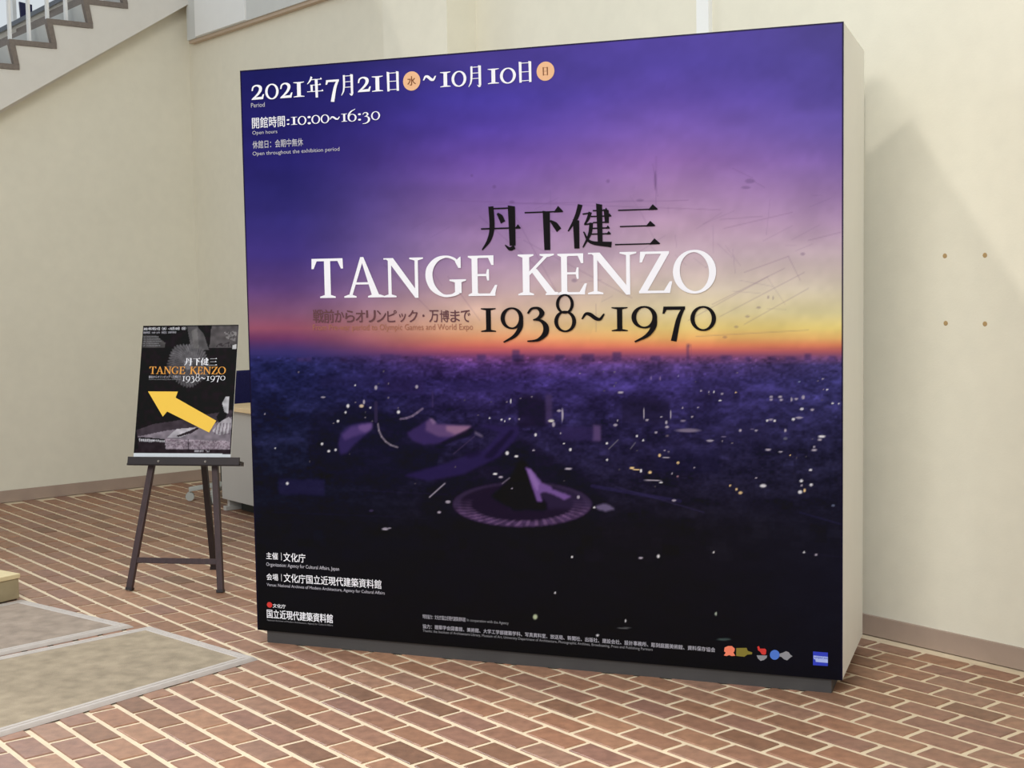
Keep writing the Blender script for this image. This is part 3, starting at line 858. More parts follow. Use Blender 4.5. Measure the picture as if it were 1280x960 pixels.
for (x, y, a, b, c) in [(75, 495, 2, 2, LW), (225, 458, 1.7, 1.8, LW), (256, 480, 1.7, 1.7, LW), (76, 577, 1.8, 1.8, LW), (338, 555, 2.4, 2.6, LY), (370, 566, 6, 1.2, LG), (430, 592, 2.2, 2.2, LY), (363, 531, 1.3, 1.3, LG), (200, 618, 4, 2, LY), (245, 632, 2, 3, LW), (290, 640, 3, 2.4, LY), (222, 626, 6, 1.2, LY), (300, 680, 15, 1.2, LG), (345, 690, 3, 1.4, LW), (690, 706, 1.8, 1.4, LY), (722, 725, 2, 2, LY), (742, 742, 3.4, 2.2, LY), (855, 707, 5.4, 2.8, LW), (1092, 628, 2.6, 1.8, LW), (1046, 682, 3, 2.4, LW), (1095, 702, 2.8, 2.4, LW), (1040, 738, 3.6, 3, LW), (1062, 730, 2, 3, LY), (1048, 705, 2, 1.5, LG), (1148, 460, 6, 2.2, LW), (1138, 476, 4, 1.5, LG), (1110, 528, 5, 1.6, LG), (1110, 512, 1.4, 2.2, LG), (880, 526, 5, 1.8, LG), (942, 537, 3.4, 1.5, LG), (990, 554, 1.4, 1.4, LY), (590, 481, 6, 1.8, LG), (658, 462, 4, 1.3, (110, 100, 130)), (480, 430, 20, 3.2, (120, 108, 128)), (375, 413, 3.2, 2, LG), (372, 390, 2, 3, LG), (347, 362, 2, 1.4, LG), (320, 440, 2.4, 1.6, LG), (376, 457, 3, 1.5, (96, 84, 96)), (143, 240, 5, 1.8, LG), (117, 403, 3.5, 2, LG), (128, 380, 1.5, 1.5, LG), (260, 345, 1.2, 9, LG), (275, 378, 3, 1.4, LG), (394, 350, 1.2, 7, LG), (340, 170, 1, 4, (120, 100, 140)), (295, 168, 1, 4, (110, 96, 140)), (455, 382, 5, 1.4, (130, 118, 140)), (500, 362, 2, 1.4, LG), (453, 317, 1.6, 1.4, LG), (530, 316, 1.4, 1.2, LG), (820, 430, 2.6, 1.6, LG), (741, 430, 2.4, 2.4, LG), (800, 424, 3, 1.2, (100, 90, 120)), (966, 430, 1.6, 3, LG), (966, 470, 3.4, 2.2, (96, 96, 110)), (875, 380, 2, 1.8, LW), (912, 382, 2, 2, LW), (893, 376, 5, 1, LG), (1006, 374, 2.6, 2.4, LW), (1035, 366, 6, 1.8, LG), (1048, 323, 3.2, 2, LW), (1100, 326, 3, 2, LG), (1201, 294, 2, 1.6, LW), (1233, 296, 1.4, 1.4, LW), (1174, 226, 1.6, 1.5, LW), (895, 262, 3, 1.6, LG), (895, 276, 3, 1.4, LG), (940, 262, 3.4, 1.8, LG), (945, 277, 3, 1.6, LG), (997, 275, 1.5, 3.6, LG), (1020, 272, 3, 1.8, LG), (1055, 264, 2.6, 3.4, LG), (1036, 186, 1.8, 1.2, (120, 130, 160)), (1152, 172, 1.6, 1.6, LG), (545, 231, 1.5, 1.3, LG), (584, 238, 1.3, 1.6, LG), (609, 238, 1.4, 1.8, LW), (650, 247, 2.6, 1.2, LG), (640, 280, 2.2, 1.4, LW), (719, 239, 1.3, 1.3, LY), (431, 158, 1.4, 1.4, (130, 120, 160)), (820, 668, 1.5, 1.3, LG), (512, 616, 1.2, 1.6, LG), (410, 780, 3.6, 1.8, LG), (400, 646, 1.5, 1.5, LG), (428, 660, 1.8, 1.5, (150, 110, 120)), (1205, 806, 3, 2, (90, 96, 120))]:
    X, Y = Q2(x, y)
    spots.append((X, Y, a * .8, b * .8, c))
for (x0, y0, x1, y1) in [(85, 522, 130, 478), (193, 522, 216, 492)]:
    (a_, b_), (c_, d_) = Q2(x0, y0), Q2(x1, y1); seg(a_, b_, c_, d_, 1.1, (110, 104, 116), .8)
(a_, b_), = [(538, 621)]
seg(537, 621, 556, 604, 1.5, LG, .8)
seg(628, 604, 637, 597, 1.6, (120, 110, 124), .7)
for (x, y, a, b, c) in [(359, 604, 2, 2, LW), (487, 660, 2, 1, LG), (344, 560, 1, 1, LW), (331, 517, 1, 1, LG), (715, 696, 1.4, 1.4, LW), (892, 690, 1.2, 1.2, LW), (1005, 690, 1.5, 1.4, LW), (1020, 693, 2, 1.2, LG), (669, 771, 3, 3.5, (190, 200, 160)), (694, 741, 1.3, 1.5, LW), (747, 794, 2, 1.5, LW), (782, 776, 1.2, 2, LW), (780, 785, 9, 1, (90, 90, 90)), (895, 767, 1.4, 2.4, (180, 190, 170)), (905, 799, 9, 1.5, (70, 84, 80)), (801, 697, 3, 1.5, LG), (823, 695, 2, 2.4, LW), (640, 610, 1, 1, LG)]:
    spots.append((x, y, a, b, c))
for i in range(45):
    d = r5.random()
    x, y = r5.uniform(340, 1048), 462 + 150 * d ** 1.3
    c = r5.choice([80, 95, 115, 140])
    spots.append((x, y, r5.uniform(.7, 1.3), r5.uniform(.6, 1.1), (c, c * .92, c)))
for (x, y, a, b, c) in spots:
    soft_spot(x, y, max(a, .9), max(b, .9), c, .92)
# slim dark border of the mounted sheet
edge_m = (uu < 0.006) | (uu > SW - 0.006) | (vv > SH - 0.007)
blend(edge_m, (30, 24, 44), .8)
img = np.clip(img, 0, 255)

def ink_grid(name, nx, ny, P0, ex, ey, image, material, parent, gain=(1.08, 1.06, 1.0), sheen=0.009):
    # sheen, gain: rendered gloss and light level, compensated in the ink colours by constants
    me = bpy.data.meshes.new(name)
    a, b = np.meshgrid(np.linspace(0, 1, nx), np.linspace(0, 1, ny))
    V = P0[None, :] + a.reshape(-1, 1) * ex[None, :] + b.reshape(-1, 1) * ey[None, :]
    i, j = np.meshgrid(np.arange(nx - 1), np.arange(ny - 1))
    q = (j * nx + i).reshape(-1)
    F = np.stack([q, q + 1, q + nx + 1, q + nx], 1)
    me.vertices.add(len(V)); me.vertices.foreach_set('co', V.reshape(-1))
    me.loops.add(F.size); me.loops.foreach_set('vertex_index', F.reshape(-1))
    me.polygons.add(len(F)); me.polygons.foreach_set('loop_start', np.arange(0, F.size, 4))
    me.update(calc_edges=True)
    at = me.color_attributes.new('ink', 'FLOAT_COLOR', 'POINT')
    c = np.c_[np.clip((lin(image.reshape(-1, 3)) - sheen) / np.array(gain), 0.0015, 0.95), np.ones(nx * ny)]
    at.data.foreach_set('color', c.reshape(-1))
    me.materials.append(material)
    o = bpy.data.objects.new(name, me)
    COL.objects.link(o)
    o.parent = parent
    return o
pr = ink_grid('printed_picture', NX, NY, np.array([0, 0.0015, SK]), np.array([SW, 0, 0]), np.array([0, 0, SH]), img, M_PRINT, sign)
tag(pr, 'printed purple sunset and dark city lights seen from above')

# ------------------------------------------------------------------ lettering tools
def flat(name, polys, material, parent, y, to3=None):
    v, f = [], []
    for p in polys:
        n = len(v)
        v += [(q[0], y, q[1]) for q in p]
        f.append(tuple(range(n, n + len(p))))
    return mesh_obj(name, v, f, material, parent)

DEPTH = [0.0]
def nexty():
    DEPTH[0] += 1
    return -0.0004 - 0.00012 * (DEPTH[0] % 6)

class Frame:
    """a print surface: picture pixels to its own plane"""
    def __init__(self, H_, parent, zoff, sx=1, yoff=0.0, to=None):
        self.H, self.parent, self.z, self.yoff, self.to = H_, parent, zoff, yoff, to
    def uv(self, x, y):
        u, v = hmap(self.H, x, y)
        return float(u), float(v)
    def emit(self, name, polys, material, label=None, layers=0):
        y = nexty() + self.yoff
        v, f = [], []
        for p in polys:
            n = len(v)
            for q in p:
                v.append((q[0], y - (4e-5 * (len(f) * layers // len(polys)) if layers else 1.2e-5 * len(f)), q[1] + self.z))
            f.append(tuple(range(n, n + len(p))))
        if self.to is not None:
            v = [self.to(p) for p in v]
        o = mesh_obj(name, v, f, material, self.parent)
        if label: o['label'] = label
        return o
    def box(self, x0, x1, ytop, ybot, x1_=None):
        """rectangle in the plane from its left ends and right x"""
        u0, v0 = self.uv(x0, ybot)
        _, v1 = self.uv(x0, ytop)
        # right end: walk along the same height
        u1, _ = self.uv(x1, ybot)
        return u0, v0, u1, v1

def fit(polys, u0, v0, u1, v1, W_=1.0, H_=1.0):
    return [[(u0 + (q[0] / W_) * (u1 - u0), v0 + (q[1] / H_) * (v1 - v0)) for q in p] for p in polys]

def text_polys(s, bold=0.0):
    cu = bpy.data.curves.new('t', 'FONT')
    cu.body = s
    cu.size = 1.0
    cu.resolution_u = 3
    ob = bpy.data.objects.new('t', cu)
    COL.objects.link(ob)
    dg = bpy.context.evaluated_depsgraph_get()
    dg.update()
    me = ob.evaluated_get(dg).to_mesh()
    V = [(v.co.x, v.co.y) for v in me.vertices]
    polys = [[V[i] for i in p.vertices] for p in me.polygons]
    ob.evaluated_get(dg).to_mesh_clear()
    bpy.data.objects.remove(ob)
    bpy.data.curves.remove(cu)
    if not V:
        return [], (0, 0, 1, 1)
    if bold:
        polys = polys + [[(q[0] + bold, q[1]) for q in p] for p in polys] + [[(q[0], q[1] + bold * .5) for q in p] for p in polys]
    xs, ys = [v[0] for v in V], [v[1] for v in V]
    return polys, (min(xs), min(ys), max(xs), max(ys))

def put_text(fr, name, s, x0, x1, ytop, ybot, material, bold=0.0, label=None):
    polys, (a, b, c, d) = text_polys(s, bold)
    if not polys: return
    u0, v0, u1, v1 = fr.box(x0, x1, ytop, ybot)
    polys = [[(u0 + (q[0] - a) / (c - a) * (u1 - u0), v0 + (q[1] - b) / (d - b) * (v1 - v0)) for q in p] for p in polys]
    return fr.emit(name, polys, material, label, 3 if bold else 1)

def glyphs(fr, name, items, material, label=None, bold=0.0):
    """items: (char, x_left, x_right, y_top, y_base) in photograph pixels, unit height between base and top"""
    y_keep = DEPTH[0]
    for ch, xl, xr, yt, yb in items:
        out = []
        u0, v0 = fr.uv(xl, yb)
        u1, _ = fr.uv(xr, yb)
        _, v1 = fr.uv(xl, yt)
        if ch in '丹下健三年月日':
            out += fit(kanji(ch), u0, v0, u1, v1, 100, 100)
        else:
            g = fit(GL[ch](), u0, v0, u1, v1, GW[ch], 1.0)
            out += g
            if bold:
                for d in (-bold, bold):
                    out += [[(q[0] + d * (v1 - v0), q[1]) for q in p] for p in g]
        o = fr.emit(name, out, material)
        if label: o['label'] = label

SF = Frame(PX2S, pr, SK)
# first line: date
def C1(x, y): return 300 + x / 3.048, 60 + y / 3.048
def g1(ch, xl, xr, yt, yb):
    a = C1(xl, yt); b = C1(xr, yb)
    return (ch, a[0], b[0], a[1], b[1])
glyphs(SF, 'date_digit', [g1('2', 46, 96, 142, 197), g1('0', 101, 150, 138, 195), g1('2', 155, 204, 134, 191), g1('1', 206, 250, 130, 187),
                           g1('7', 330, 382, 122, 180), g1('2', 450, 502, 112, 168), g1('1', 504, 549, 108, 166), g1('~', 700, 750, 82, 150),
                           g1('1', 764, 806, 92, 149), g1('0', 810, 864, 90, 148), g1('1', 945, 990, 80, 137), g1('0', 994, 1052, 78, 136)], M_TXT, None, 0.025)
for s, xl, xr, yt, yb in [('年', 259, 320, 110, 190), ('月', 388, 438, 101, 180), ('日', 562, 610, 90, 165), ('月', 872, 925, 68, 148), ('日', 1064, 1114, 52, 132)]:
    a, b = C1(xl, yt), C1(xr, yb)
    glyphs(SF, 'date_character', [(s, a[0], b[0], a[1], b[1])], M_TXT)
for (cx0, cy0, r0, ch) in [(656, 125, 33, '水'), (1165, 88, 34, '日')]:
    c0 = C1(cx0, cy0)
    u, v = SF.uv(*c0)
    u2, _ = SF.uv(c0[0] + r0 / 3.048, c0[1])
    SF.emit('day_disc', [[(u + (u2 - u) * math.cos(k * math.pi / 16), v + (u2 - u) * math.sin(k * math.pi / 16)) for k in range(32)]], M_PEACH, 'peach disc round a weekday character')
    DEPTH[0] = 3
    (glyphs(SF, 'weekday_character', [(ch, c0[0] - 3.4, c0[0] + 3.4, c0[1] - 5, c0[1] + 5.5)], M_RUST) if ch == '日' else put_text(SF, 'weekday_character', ch, c0[0] - 5.2 if ch == '水' else c0[0] - 4, c0[0] + 5.2 if ch == '水' else c0[0] + 4, c0[1] - 5.5, c0[1] + 6, M_RUST, 0.03))
    DEPTH[0] = 0
put_text(SF, 'small_lettering', 'Period', *[C1(45, 0)[0], C1(97, 0)[0], C1(0, 209)[1], C1(0, 226)[1]], M_TXT2)
put_text(SF, 'hours_lettering', '開館時間', C1(49, 0)[0], C1(174, 0)[0], C1(0, 264)[1], C1(0, 306)[1], M_TXT, 0.015)
glyphs(SF, 'hours_digit', [g1(':', 181, 192, 268, 292), g1('1', 196, 222, 262, 292), g1('0', 224, 256, 260, 292), g1(':', 260, 273, 255, 290), g1('0', 276, 308, 256, 288), g1('0', 311, 343, 254, 286),
                            g1('~', 345, 384, 246, 288), g1('1', 388, 412, 250, 280), g1('6', 413, 447, 248, 280), g1(':', 452, 464, 245, 276), g1('3', 468, 499, 245, 275), g1('0', 503, 536, 242, 274)], M_TXT, None, 0.025)
put_text(SF, 'small_lettering', 'Open hours', C1(50, 0)[0], C1(145, 0)[0], C1(0, 315)[1], C1(0, 333)[1], M_TXT2)
put_text(SF, 'closing_day_lettering', '休館日：会期中無休', C1(51, 0)[0], C1(243, 0)[0], C1(0, 353)[1], C1(0, 383)[1], M_TXT2, 0.02)
put_text(SF, 'small_lettering', 'Open throughout the exhibition period', C1(51, 0)[0], C1(382, 0)[0], C1(0, 394)[1], C1(0, 413)[1], M_TXT2)

# title
def C2(x, y): return 380 + x / 2.370, 240 + y / 2.370
def C4(x, y): return 560 + x / 2.56, 180 + y / 2.56
DEPTH[0] = 0
glyphs(SF, 'title_letter', [('T', *[C2(25, 0)[0], C2(122, 0)[0]], C2(0, 197)[1], C2(0, 313)[1]), ('A', C2(122, 0)[0], C2(236, 0)[0], C2(0, 195)[1], C2(0, 312)[1]),
    ('N', C2(238, 0)[0], C2(356, 0)[0], C2(0, 195)[1], C2(0, 311)[1]), ('G', C2(362, 0)[0], C2(484, 0)[0], C2(0, 190)[1], C2(0, 309)[1]), ('E', C2(488, 0)[0], C2(575, 0)[0], C2(0, 188)[1], C2(0, 307)[1]),
    ('K', C2(636, 0)[0], C2(752, 0)[0], C2(0, 184)[1], C2(0, 305)[1]), ('E', C2(752, 0)[0], C2(840, 0)[0], C2(0, 182)[1], C2(0, 303)[1]), ('N', C2(842, 0)[0], C2(986, 0)[0], C2(0, 179)[1], C2(0, 302)[1]),
    ('Z', C2(990, 0)[0], C2(1090, 0)[0], C2(0, 176)[1], C2(0, 299)[1]), ('O', C2(1095, 0)[0], C2(1220, 0)[0], C2(0, 174)[1], C2(0, 298)[1])], M_TXT, 'large white serif letter', 0.012)
for ch, xl, xr, yt, yb in [('丹', 108, 235, 194, 338), ('下', 248, 375, 202, 340), ('健', 386, 524, 194, 334), ('三', 535, 672, 196, 326)]:
    a, b = C4(xl, yt), C4(xr, yb)
    glyphs(SF, 'title_character', [(ch, a[0], b[0], a[1], b[1])], M_BLK)
def g2(ch, xl, xr, yt, yb):
    a, b = C2(xl, yt), C2(xr, yb)
    return (ch, a[0], b[0], a[1], b[1])
glyphs(SF, 'year_digit', [g2('1', 524, 572, 343, 413), g2('9', 585, 652, 342, 412), g2('3', 658, 728, 340, 411), g2('8', 742, 808, 339, 411), g2('~', 822, 893, 330, 405),
                           g2('1', 910, 962, 340, 411), g2('9', 972, 1048, 338, 410), g2('7', 1062, 1132, 338, 409), g2('0', 1146, 1220, 338, 409)], M_BLK, 'black old-style numeral', 0.014)
SUBT = '戦前からオリンピック・万博まで'
SHP = {'・': (.40, .58, .38, .56), 'ッ': (.18, .82, .30, .95), '戦': (0, 1, 0, 1), '前': (0.02, .98, 0, 1)}
for i, ch in enumerate(SUBT):
    w_ = (588.9 - 391.8) / len(SUBT)
    a, b, c, d = SHP.get(ch, (.06, .94, .06, .96))
    xa = 391.8 + i * w_
    yb_ = 386.5 - (xa - 391.8) * 0.001
    put_text(SF, 'subtitle_character', ch, xa + a * w_, xa + b * w_, yb_ + c * 16.5, yb_ + d * 16.5, M_BRN, 0.03, 'brown subtitle character')
put_text(SF, 'small_lettering', 'From Pre-war period to Olympic Games and World Expo', 391.8, 591.8, 405, 414.5, M_BRN2)

# organisers
put_text(SF, 'organiser_lettering', '主催｜', 332.9, 352, 689.6, 699, M_TXT, 0.02)
put_text(SF, 'organiser_lettering', '文化庁', 354.4, 381.9, 690.5, 701.5, M_TXT, 0.02)
put_text(SF, 'small_lettering', 'Organization: Agency for Cultural Affairs, Japan', 332.9, 424, 702.8, 708.5, M_TXT2)
put_text(SF, 'organiser_lettering', '会場｜', 333.2, 352, 716.2, 725.2, M_TXT, 0.02)
put_text(SF, 'organiser_lettering', '文化庁国立近現代建築資料館', 354.8, 476.7, 716.5, 727.5, M_TXT, 0.02)
put_text(SF, 'small_lettering', 'Venue: National Archives of Modern Architecture, Agency for Cultural Affairs', 333.5, 481, 728.6, 733.5, M_TXT2)
u, v = SF.uv(337, 756)
SF.emit('crest', [[(u + .013 * math.cos(k * math.pi / 8), v + .012 * math.sin(k * math.pi / 8)) for k in range(16)]], M_RED, 'small round red crest')
put_text(SF, 'organiser_lettering', '文化庁', 341, 357, 754.5, 759.5, M_TXT, 0.02)
put_text(SF, 'organiser_lettering', '国立近現代建築資料館', 333.6, 415.8, 761.5, 772.5, M_TXT, 0.035)
put_text(SF, 'small_lettering', 'National Archives of Modern Architecture, Agency for Cultural Affairs', 334, 415.8, 774, 776.6, M_TXT3)
# sponsor lines
put_text(SF, 'sponsor_lettering', '特別協力：文化庁国立近現代建築資料館', 528.6, 582, 767.6, 773, M_TXT2)
put_text(SF, 'small_lettering', 'In cooperation with the Agency', 584, 636, 773, 777.5, M_TXT3)
put_text(SF, 'sponsor_lettering', '協力：建築学会図書館、美術館、大学工学部建築学科、写真資料室、放送局、新聞社、出版社、建設会社、設計事務所、彫刻庭園美術館、資料保存協会', 528.6, 894, 779.8, 785.2, M_TXT2, 0.01)
put_text(SF, 'small_lettering', 'Thanks: the Institute of Architecture Library, Museum of Art, University Department of Architecture, Photographic Archives, Broadcasting, Press and Publishing Partners', 528.6, 816, 786.4, 790.6, M_TXT3)
# partner logos
def C7(x, y): return 880 + x / 7.11, 790 + y / 7.11
def sh(name, pts, material, label=None): return SF.emit(name, [[SF.uv(*C7(x, y)) for x, y in pts]], material, label)
def disc(cx0, cy0, rx, ry, n=20): return [(cx0 + rx * math.cos(k * 2 * math.pi / n), cy0 + ry * math.sin(k * 2 * math.pi / n)) for k in range(n)]
DEPTH[0] = 0
sh('red_logo', [(185, 135), (215, 122), (250, 122), (275, 145), (272, 170), (262, 180), (280, 208), (250, 212), (225, 203), (200, 212), (178, 205), (195, 182), (180, 170)], M_SALMON, 'small red logo')
sh('gold_logo', [(288, 140), (380, 138), (390, 165), (430, 178), (428, 196), (388, 198), (360, 218), (288, 210)], M_GOLD, 'dull gold logo')
sh('animal_logo', [(475, 128), (490, 122), (500, 145), (545, 145), (556, 160), (552, 195), (535, 200), (515, 196), (500, 172), (482, 160)], M_RED, 'red animal logo')
sh('grey_caption', [(470, 204), (562, 206), (560, 226), (535, 246), (505, 254), (480, 232)], M_TXT3, 'grey caption')
sh('blue_logo', disc(630, 200, 43, 44), M_BLUE, 'round blue logo')
sh('white_logo', [(672, 190), (700, 182), (730, 168), (755, 178), (768, 198), (788, 212), (765, 228), (740, 250), (712, 240), (688, 218), (672, 216)], M_TXT3, 'white logo')
sh('blue_square', [(970, 170), (1102, 180), (1102, 300), (970, 292)], M_DBLUE, 'blue square logo')
DEPTH[0] = 3
sh('blue_square_band', [(974, 206), (1102, 218), (1102, 272), (995, 262), (990, 240), (976, 238)], M_LBLUE, 'pale band with tiny lettering')
put_text(SF, 'logo_lettering', 'AMERICAN', *[C7(980, 0)[0], C7(1098, 0)[0], C7(0, 212)[1], C7(0, 232)[1]], M_DBLUE, 0.01)
put_text(SF, 'logo_lettering', 'EXPRESS', *[C7(990, 0)[0], C7(1092, 0)[0], C7(0, 240)[1], C7(0, 260)[1]], M_DBLUE, 0.01)

# ------------------------------------------------------------------ easel and its poster
YE = -0.176
EE = np.array([math.cos(YE), math.sin(YE), 0.0])
EN = np.array([-EE[1], EE[0], 0.0])
EO = np.array([-1.918, 6.618, 0.0])
LEAN = 0.25
ET = Z * math.cos(LEAN) + EN * math.sin(LEAN)
EP = np.cross(EE, ET)                            # into the slope normal, away from the viewer is -? see below
if EP @ EN < 0: EP = -EP
def E3(s, t, off=0.0): return EO + EE * s + ET * t + EN * off
easel = thing('display_easel', EO + EE * 0.235, 'dark brown wooden A-frame easel standing on the brick floor', 'easel', YE)
def part(mb, name, material, parent, bevel=0.0):
    bpy.context.view_layer.update()
    return mb.build(name, material, parent, bevel)
for (s0, s1) in ((0.0, 0.145), (0.478, 0.333)):
    x_ = MB()
    dirv = E3(s1, 1.27) - E3(s0, 0)
    x_.bar(E3(s0, 0.012), E3(s1, 1.27), 0.030, 0.026, EE)
    part(x_, 'leg', M_WOOD, easel, 0.002)
x_ = MB()
x_.bar(EO + EE * 0.2315 + EN * 0.514 + Z * 0.012, E3(0.239, 1.20, 0.03), 0.030, 0.024, EE)
tag(part(x_, 'leg', M_WOODD, easel, 0.002), 'darker rear leg')
x_ = MB(); x_.bar(E3(0.11, 1.24, 0.005), E3(0.368, 1.24, 0.005), 0.05, 0.02, ET)
part(x_, 'top_rail', M_WOOD, easel, 0.002)
x_ = MB(); x_.bar(E3(0.020, 0.149), E3(0.460, 0.149), 0.028, 0.018, ET)
part(x_, 'stretcher', M_WOOD, easel, 0.002)
x_ = MB()
x_.box(E3(-0.025, 0.640, -0.075), EE * 0.587, ET * 0.020, EP * 0.062)
x_.box(E3(-0.025, 0.640, -0.080), EE * 0.587, ET * 0.038, EP * 0.012)
x_.box(E3(-0.032, 0.634, -0.070), EE * 0.601, ET * 0.010, EP * 0.010)
part(x_, 'ledge', M_WOODD, easel)
for s in (0.140, 0.387):
    x_ = MB(); x_.cyl(E3(s, 0.656, -0.0795), E3(s, 0.656, -0.084), 0.0065, 0.005, 10)
    tag(part(x_, 'screw', M_SCREW, easel), 'small steel screw head')
for (s, off) in ((0.0, 0), (0.478, 0)):
    x_ = MB(); x_.bar(E3(s, 0.0), E3(s + (0.0012 if s == 0 else -0.0012), 0.014), 0.034, 0.030, EE)
    part(x_, 'foot_cap', M_WOODD, easel)
x_ = MB(); P_ = EO + EE * 0.2315 + EN * 0.514
x_.bar(P_ + Z * 0.0, P_ + Z * 0.014, 0.034, 0.028, EE)
part(x_, 'foot_cap', M_WOODD, easel)

# the poster board
b0, b1, t0, t1 = -0.018, 0.497, 0.664, 1.345
BWd, BHt = b1 - b0, t1 - t0
board = bpy.data.objects.new('poster_board', None)
COL.objects.link(board)
OB = E3(b0, t0, -0.030)
mm_ = Matrix.Identity(4)
for i in range(3):
    mm_[i][0], mm_[i][1], mm_[i][2], mm_[i][3] = EE[i], EP[i], ET[i], OB[i]
board.matrix_world = mm_
tag(board, 'black exhibition poster with a yellow arrow, leaning on the dark easel', 'poster')
x_ = MB(); x_.box((0, 0.0, 0), (BWd, 0, 0), (0, 0.006, 0), (0, 0, BHt))
o = mesh_obj('backing', x_.v, x_.f, M_FOAM, board); fix_normals(o); o['label'] = 'white foam backing'

# board print in crop pixels (5 px per photograph px), mapped onto the board
PX2B = homography([(182, 407.0), (297.2, 405.8), (288.5, 570.4), (165.7, 571.2)], [(0, BHt), (BWd, BHt), (BWd, 0), (0, 0)])
def CB(x, y): return 160 + x / 4.92, 395 + y / 4.92
B2PX = np.linalg.inv(PX2B)
nx, ny = 150, 200
uu, vv = np.meshgrid(np.linspace(0, BWd, nx), np.linspace(0, BHt, ny))
px, py = hmap(B2PX, uu, vv)
px, py = (px - 160) * 4.92, (py - 395) * 4.92
img = np.zeros(px.shape + (3,)) + np.array([40, 35, 38.])
nz = vnoise(px, py, 22, 3)
nf = vnoise(px, py, 7, 4)
ang = np.arctan2(py - 290, px - 375); rad = np.hypot(px - 375, py - 290)
spk = 118 + 14 * np.abs(np.sin(ang * 22)) + 6 * np.sin(ang * 5)
blend(rad < spk, (84, 80, 82), .85)
g_ = (rad < spk) * (0.35 * np.clip(np.cos(ang - 1.2 * math.pi * 1.25), 0, 1) + .35 * (np.sin(ang * 44 + rad * .2) > 0.2))
blend(g_, (146, 142, 144), .8)
blend((rad < 26), (150, 146, 148), .5)
blend(inpoly([(370, 60), (430, 62), (470, 110), (500, 200), (395, 195), (380, 120)]), (112, 108, 108), .8)
blend(inpoly([(395, 90), (430, 70), (440, 190), (410, 190)]), (140, 135, 132), .5)
blend(inpoly([(106, 116), (180, 112), (240, 160), (236, 186), (102, 188)]) , (96, 92, 90), .8)
blend(inpoly([(516, 60), (672, 58), (664, 186), (502, 186), (510, 100)]), (104, 98, 98), .85)
blend(inpoly([(590, 95), (665, 90), (655, 150), (600, 130)]) & (nf > .5), (160, 154, 152), .7)
blend(inpoly([(560, 160), (640, 150), (650, 184), (540, 184)]) & (nf > .5), (54, 48, 50), .7)
blend(inpoly([(50, 690), (160, 650), (290, 630), (420, 600), (640, 560), (640, 640), (400, 700), (60, 740)]), (96, 84, 92), .6)
blend(inpoly([(60, 730), (240, 690), (400, 670), (540, 640), (640, 600), (630, 760), (240, 745)]), (150, 138, 146), .85)
blend(inpoly([(240, 735), (300, 680), (420, 668), (400, 700), (320, 735)]), (196, 188, 192), .9)
blend(inpoly([(300, 722), (380, 690), (430, 668), (440, 674), (390, 706), (310, 730)]), (40, 32, 36), .9)
blend(inpoly([(520, 690), (560, 640), (620, 600), (640, 620), (632, 700), (560, 716)]), (188, 180, 184), .9)
for k in range(5):
    blend(inpoly([(530 + 22 * k, 710), (548 + 20 * k, 640), (554 + 20 * k, 640), (540 + 22 * k, 712)]), (96, 84, 92), .6)
blend(inpoly([(580, 520), (600, 480), (622, 476), (616, 580), (596, 578)]), (206, 202, 204), .9)
blend(inpoly([(545, 600), (575, 560), (612, 580), (600, 610), (560, 640)]), (34, 28, 32), .9)
blend(inpoly([(64, 742), (225, 752), (225, 806), (58, 812)]), (52, 44, 48), .9)
for k in range(14):
    blend(inpoly([(66 + 11.5 * k, 742 + .8 * k), (76 + 11.5 * k, 742 + .8 * k), (74 + 11.5 * k, 764), (68 + 11.5 * k, 760)]), (220, 216, 220), .9)
blend(inpoly([(226, 742), (632, 752), (628, 806), (232, 810)]), (176, 160, 168), .9)
blend(inpoly([(226, 742), (632, 752), (628, 806), (232, 810)]) & (nf > .55), (118, 100, 110), .7)
seg(372, 745, 374, 808, 5, (50, 40, 46), .8)
blend(inpoly([(40, 808), (632, 804), (630, 834), (36, 836)]), (54, 44, 48), .9)
blend(inpoly([(410, 812), (500, 808), (505, 822), (412, 824)]) & (nf > .4), (190, 184, 188), .8)
img *= (0.86 + 0.28 * nz)[..., None]
blend(py > 833, (240, 240, 240), 1)
blend(inpoly([(638, 170), (662, 168), (660, 195), (638, 196)]), (225, 222, 220), .9)
img = np.clip(img, 0, 255)
pb_ = ink_grid('printed_picture', nx, ny, np.array([0.0, -0.0006, 0.0]), np.array([BWd, 0, 0]), np.array([0, 0, BHt]), img, M_BPRINT, board, (1.2, 1.16, 1.1), 0.018)
pb_['label'] = 'black and grey printed picture with a white bottom strip'
BF = Frame(PX2B, pb_, 0.0, yoff=-0.0008)
def cb(xl, xr, yt, yb):
    a, b = CB(xl, yt), CB(xr, yb)
    return a[0], b[0], a[1], b[1]
glyphs(BF, 'poster_letter', [(c, *cb(xl, xr, 300, 344)) for c, xl, xr in [('T', 138, 180), ('A', 180, 226), ('N', 226, 272), ('G', 274, 318), ('E', 320, 357), ('K', 384, 428), ('E', 430, 462), ('N', 464, 512), ('Z', 514, 552), ('O', 554, 600)]], M_ORANGE, 'orange serif letter', 0.02)
glyphs(BF, 'poster_character', [(c, *cb(xl, xr, 247, 292)) for c, xl, xr in [('丹', 352, 400), ('下', 402, 446), ('健', 448, 496), ('三', 500, 546)]], M_TXT)
glyphs(BF, 'poster_digit', [('1', *cb(338, 356, 358, 386)), ('9', *cb(360, 386, 356, 384)), ('3', *cb(388, 414, 356, 384)), ('8', *cb(417, 444, 356, 386)), ('~', *cb(446, 480, 352, 384)), ('1', *cb(484, 504, 356, 382)), ('9', *cb(508, 536, 354, 380)), ('7', *cb(538, 566, 354, 380)), ('0', *cb(568, 598, 354, 380))], M_TXT)
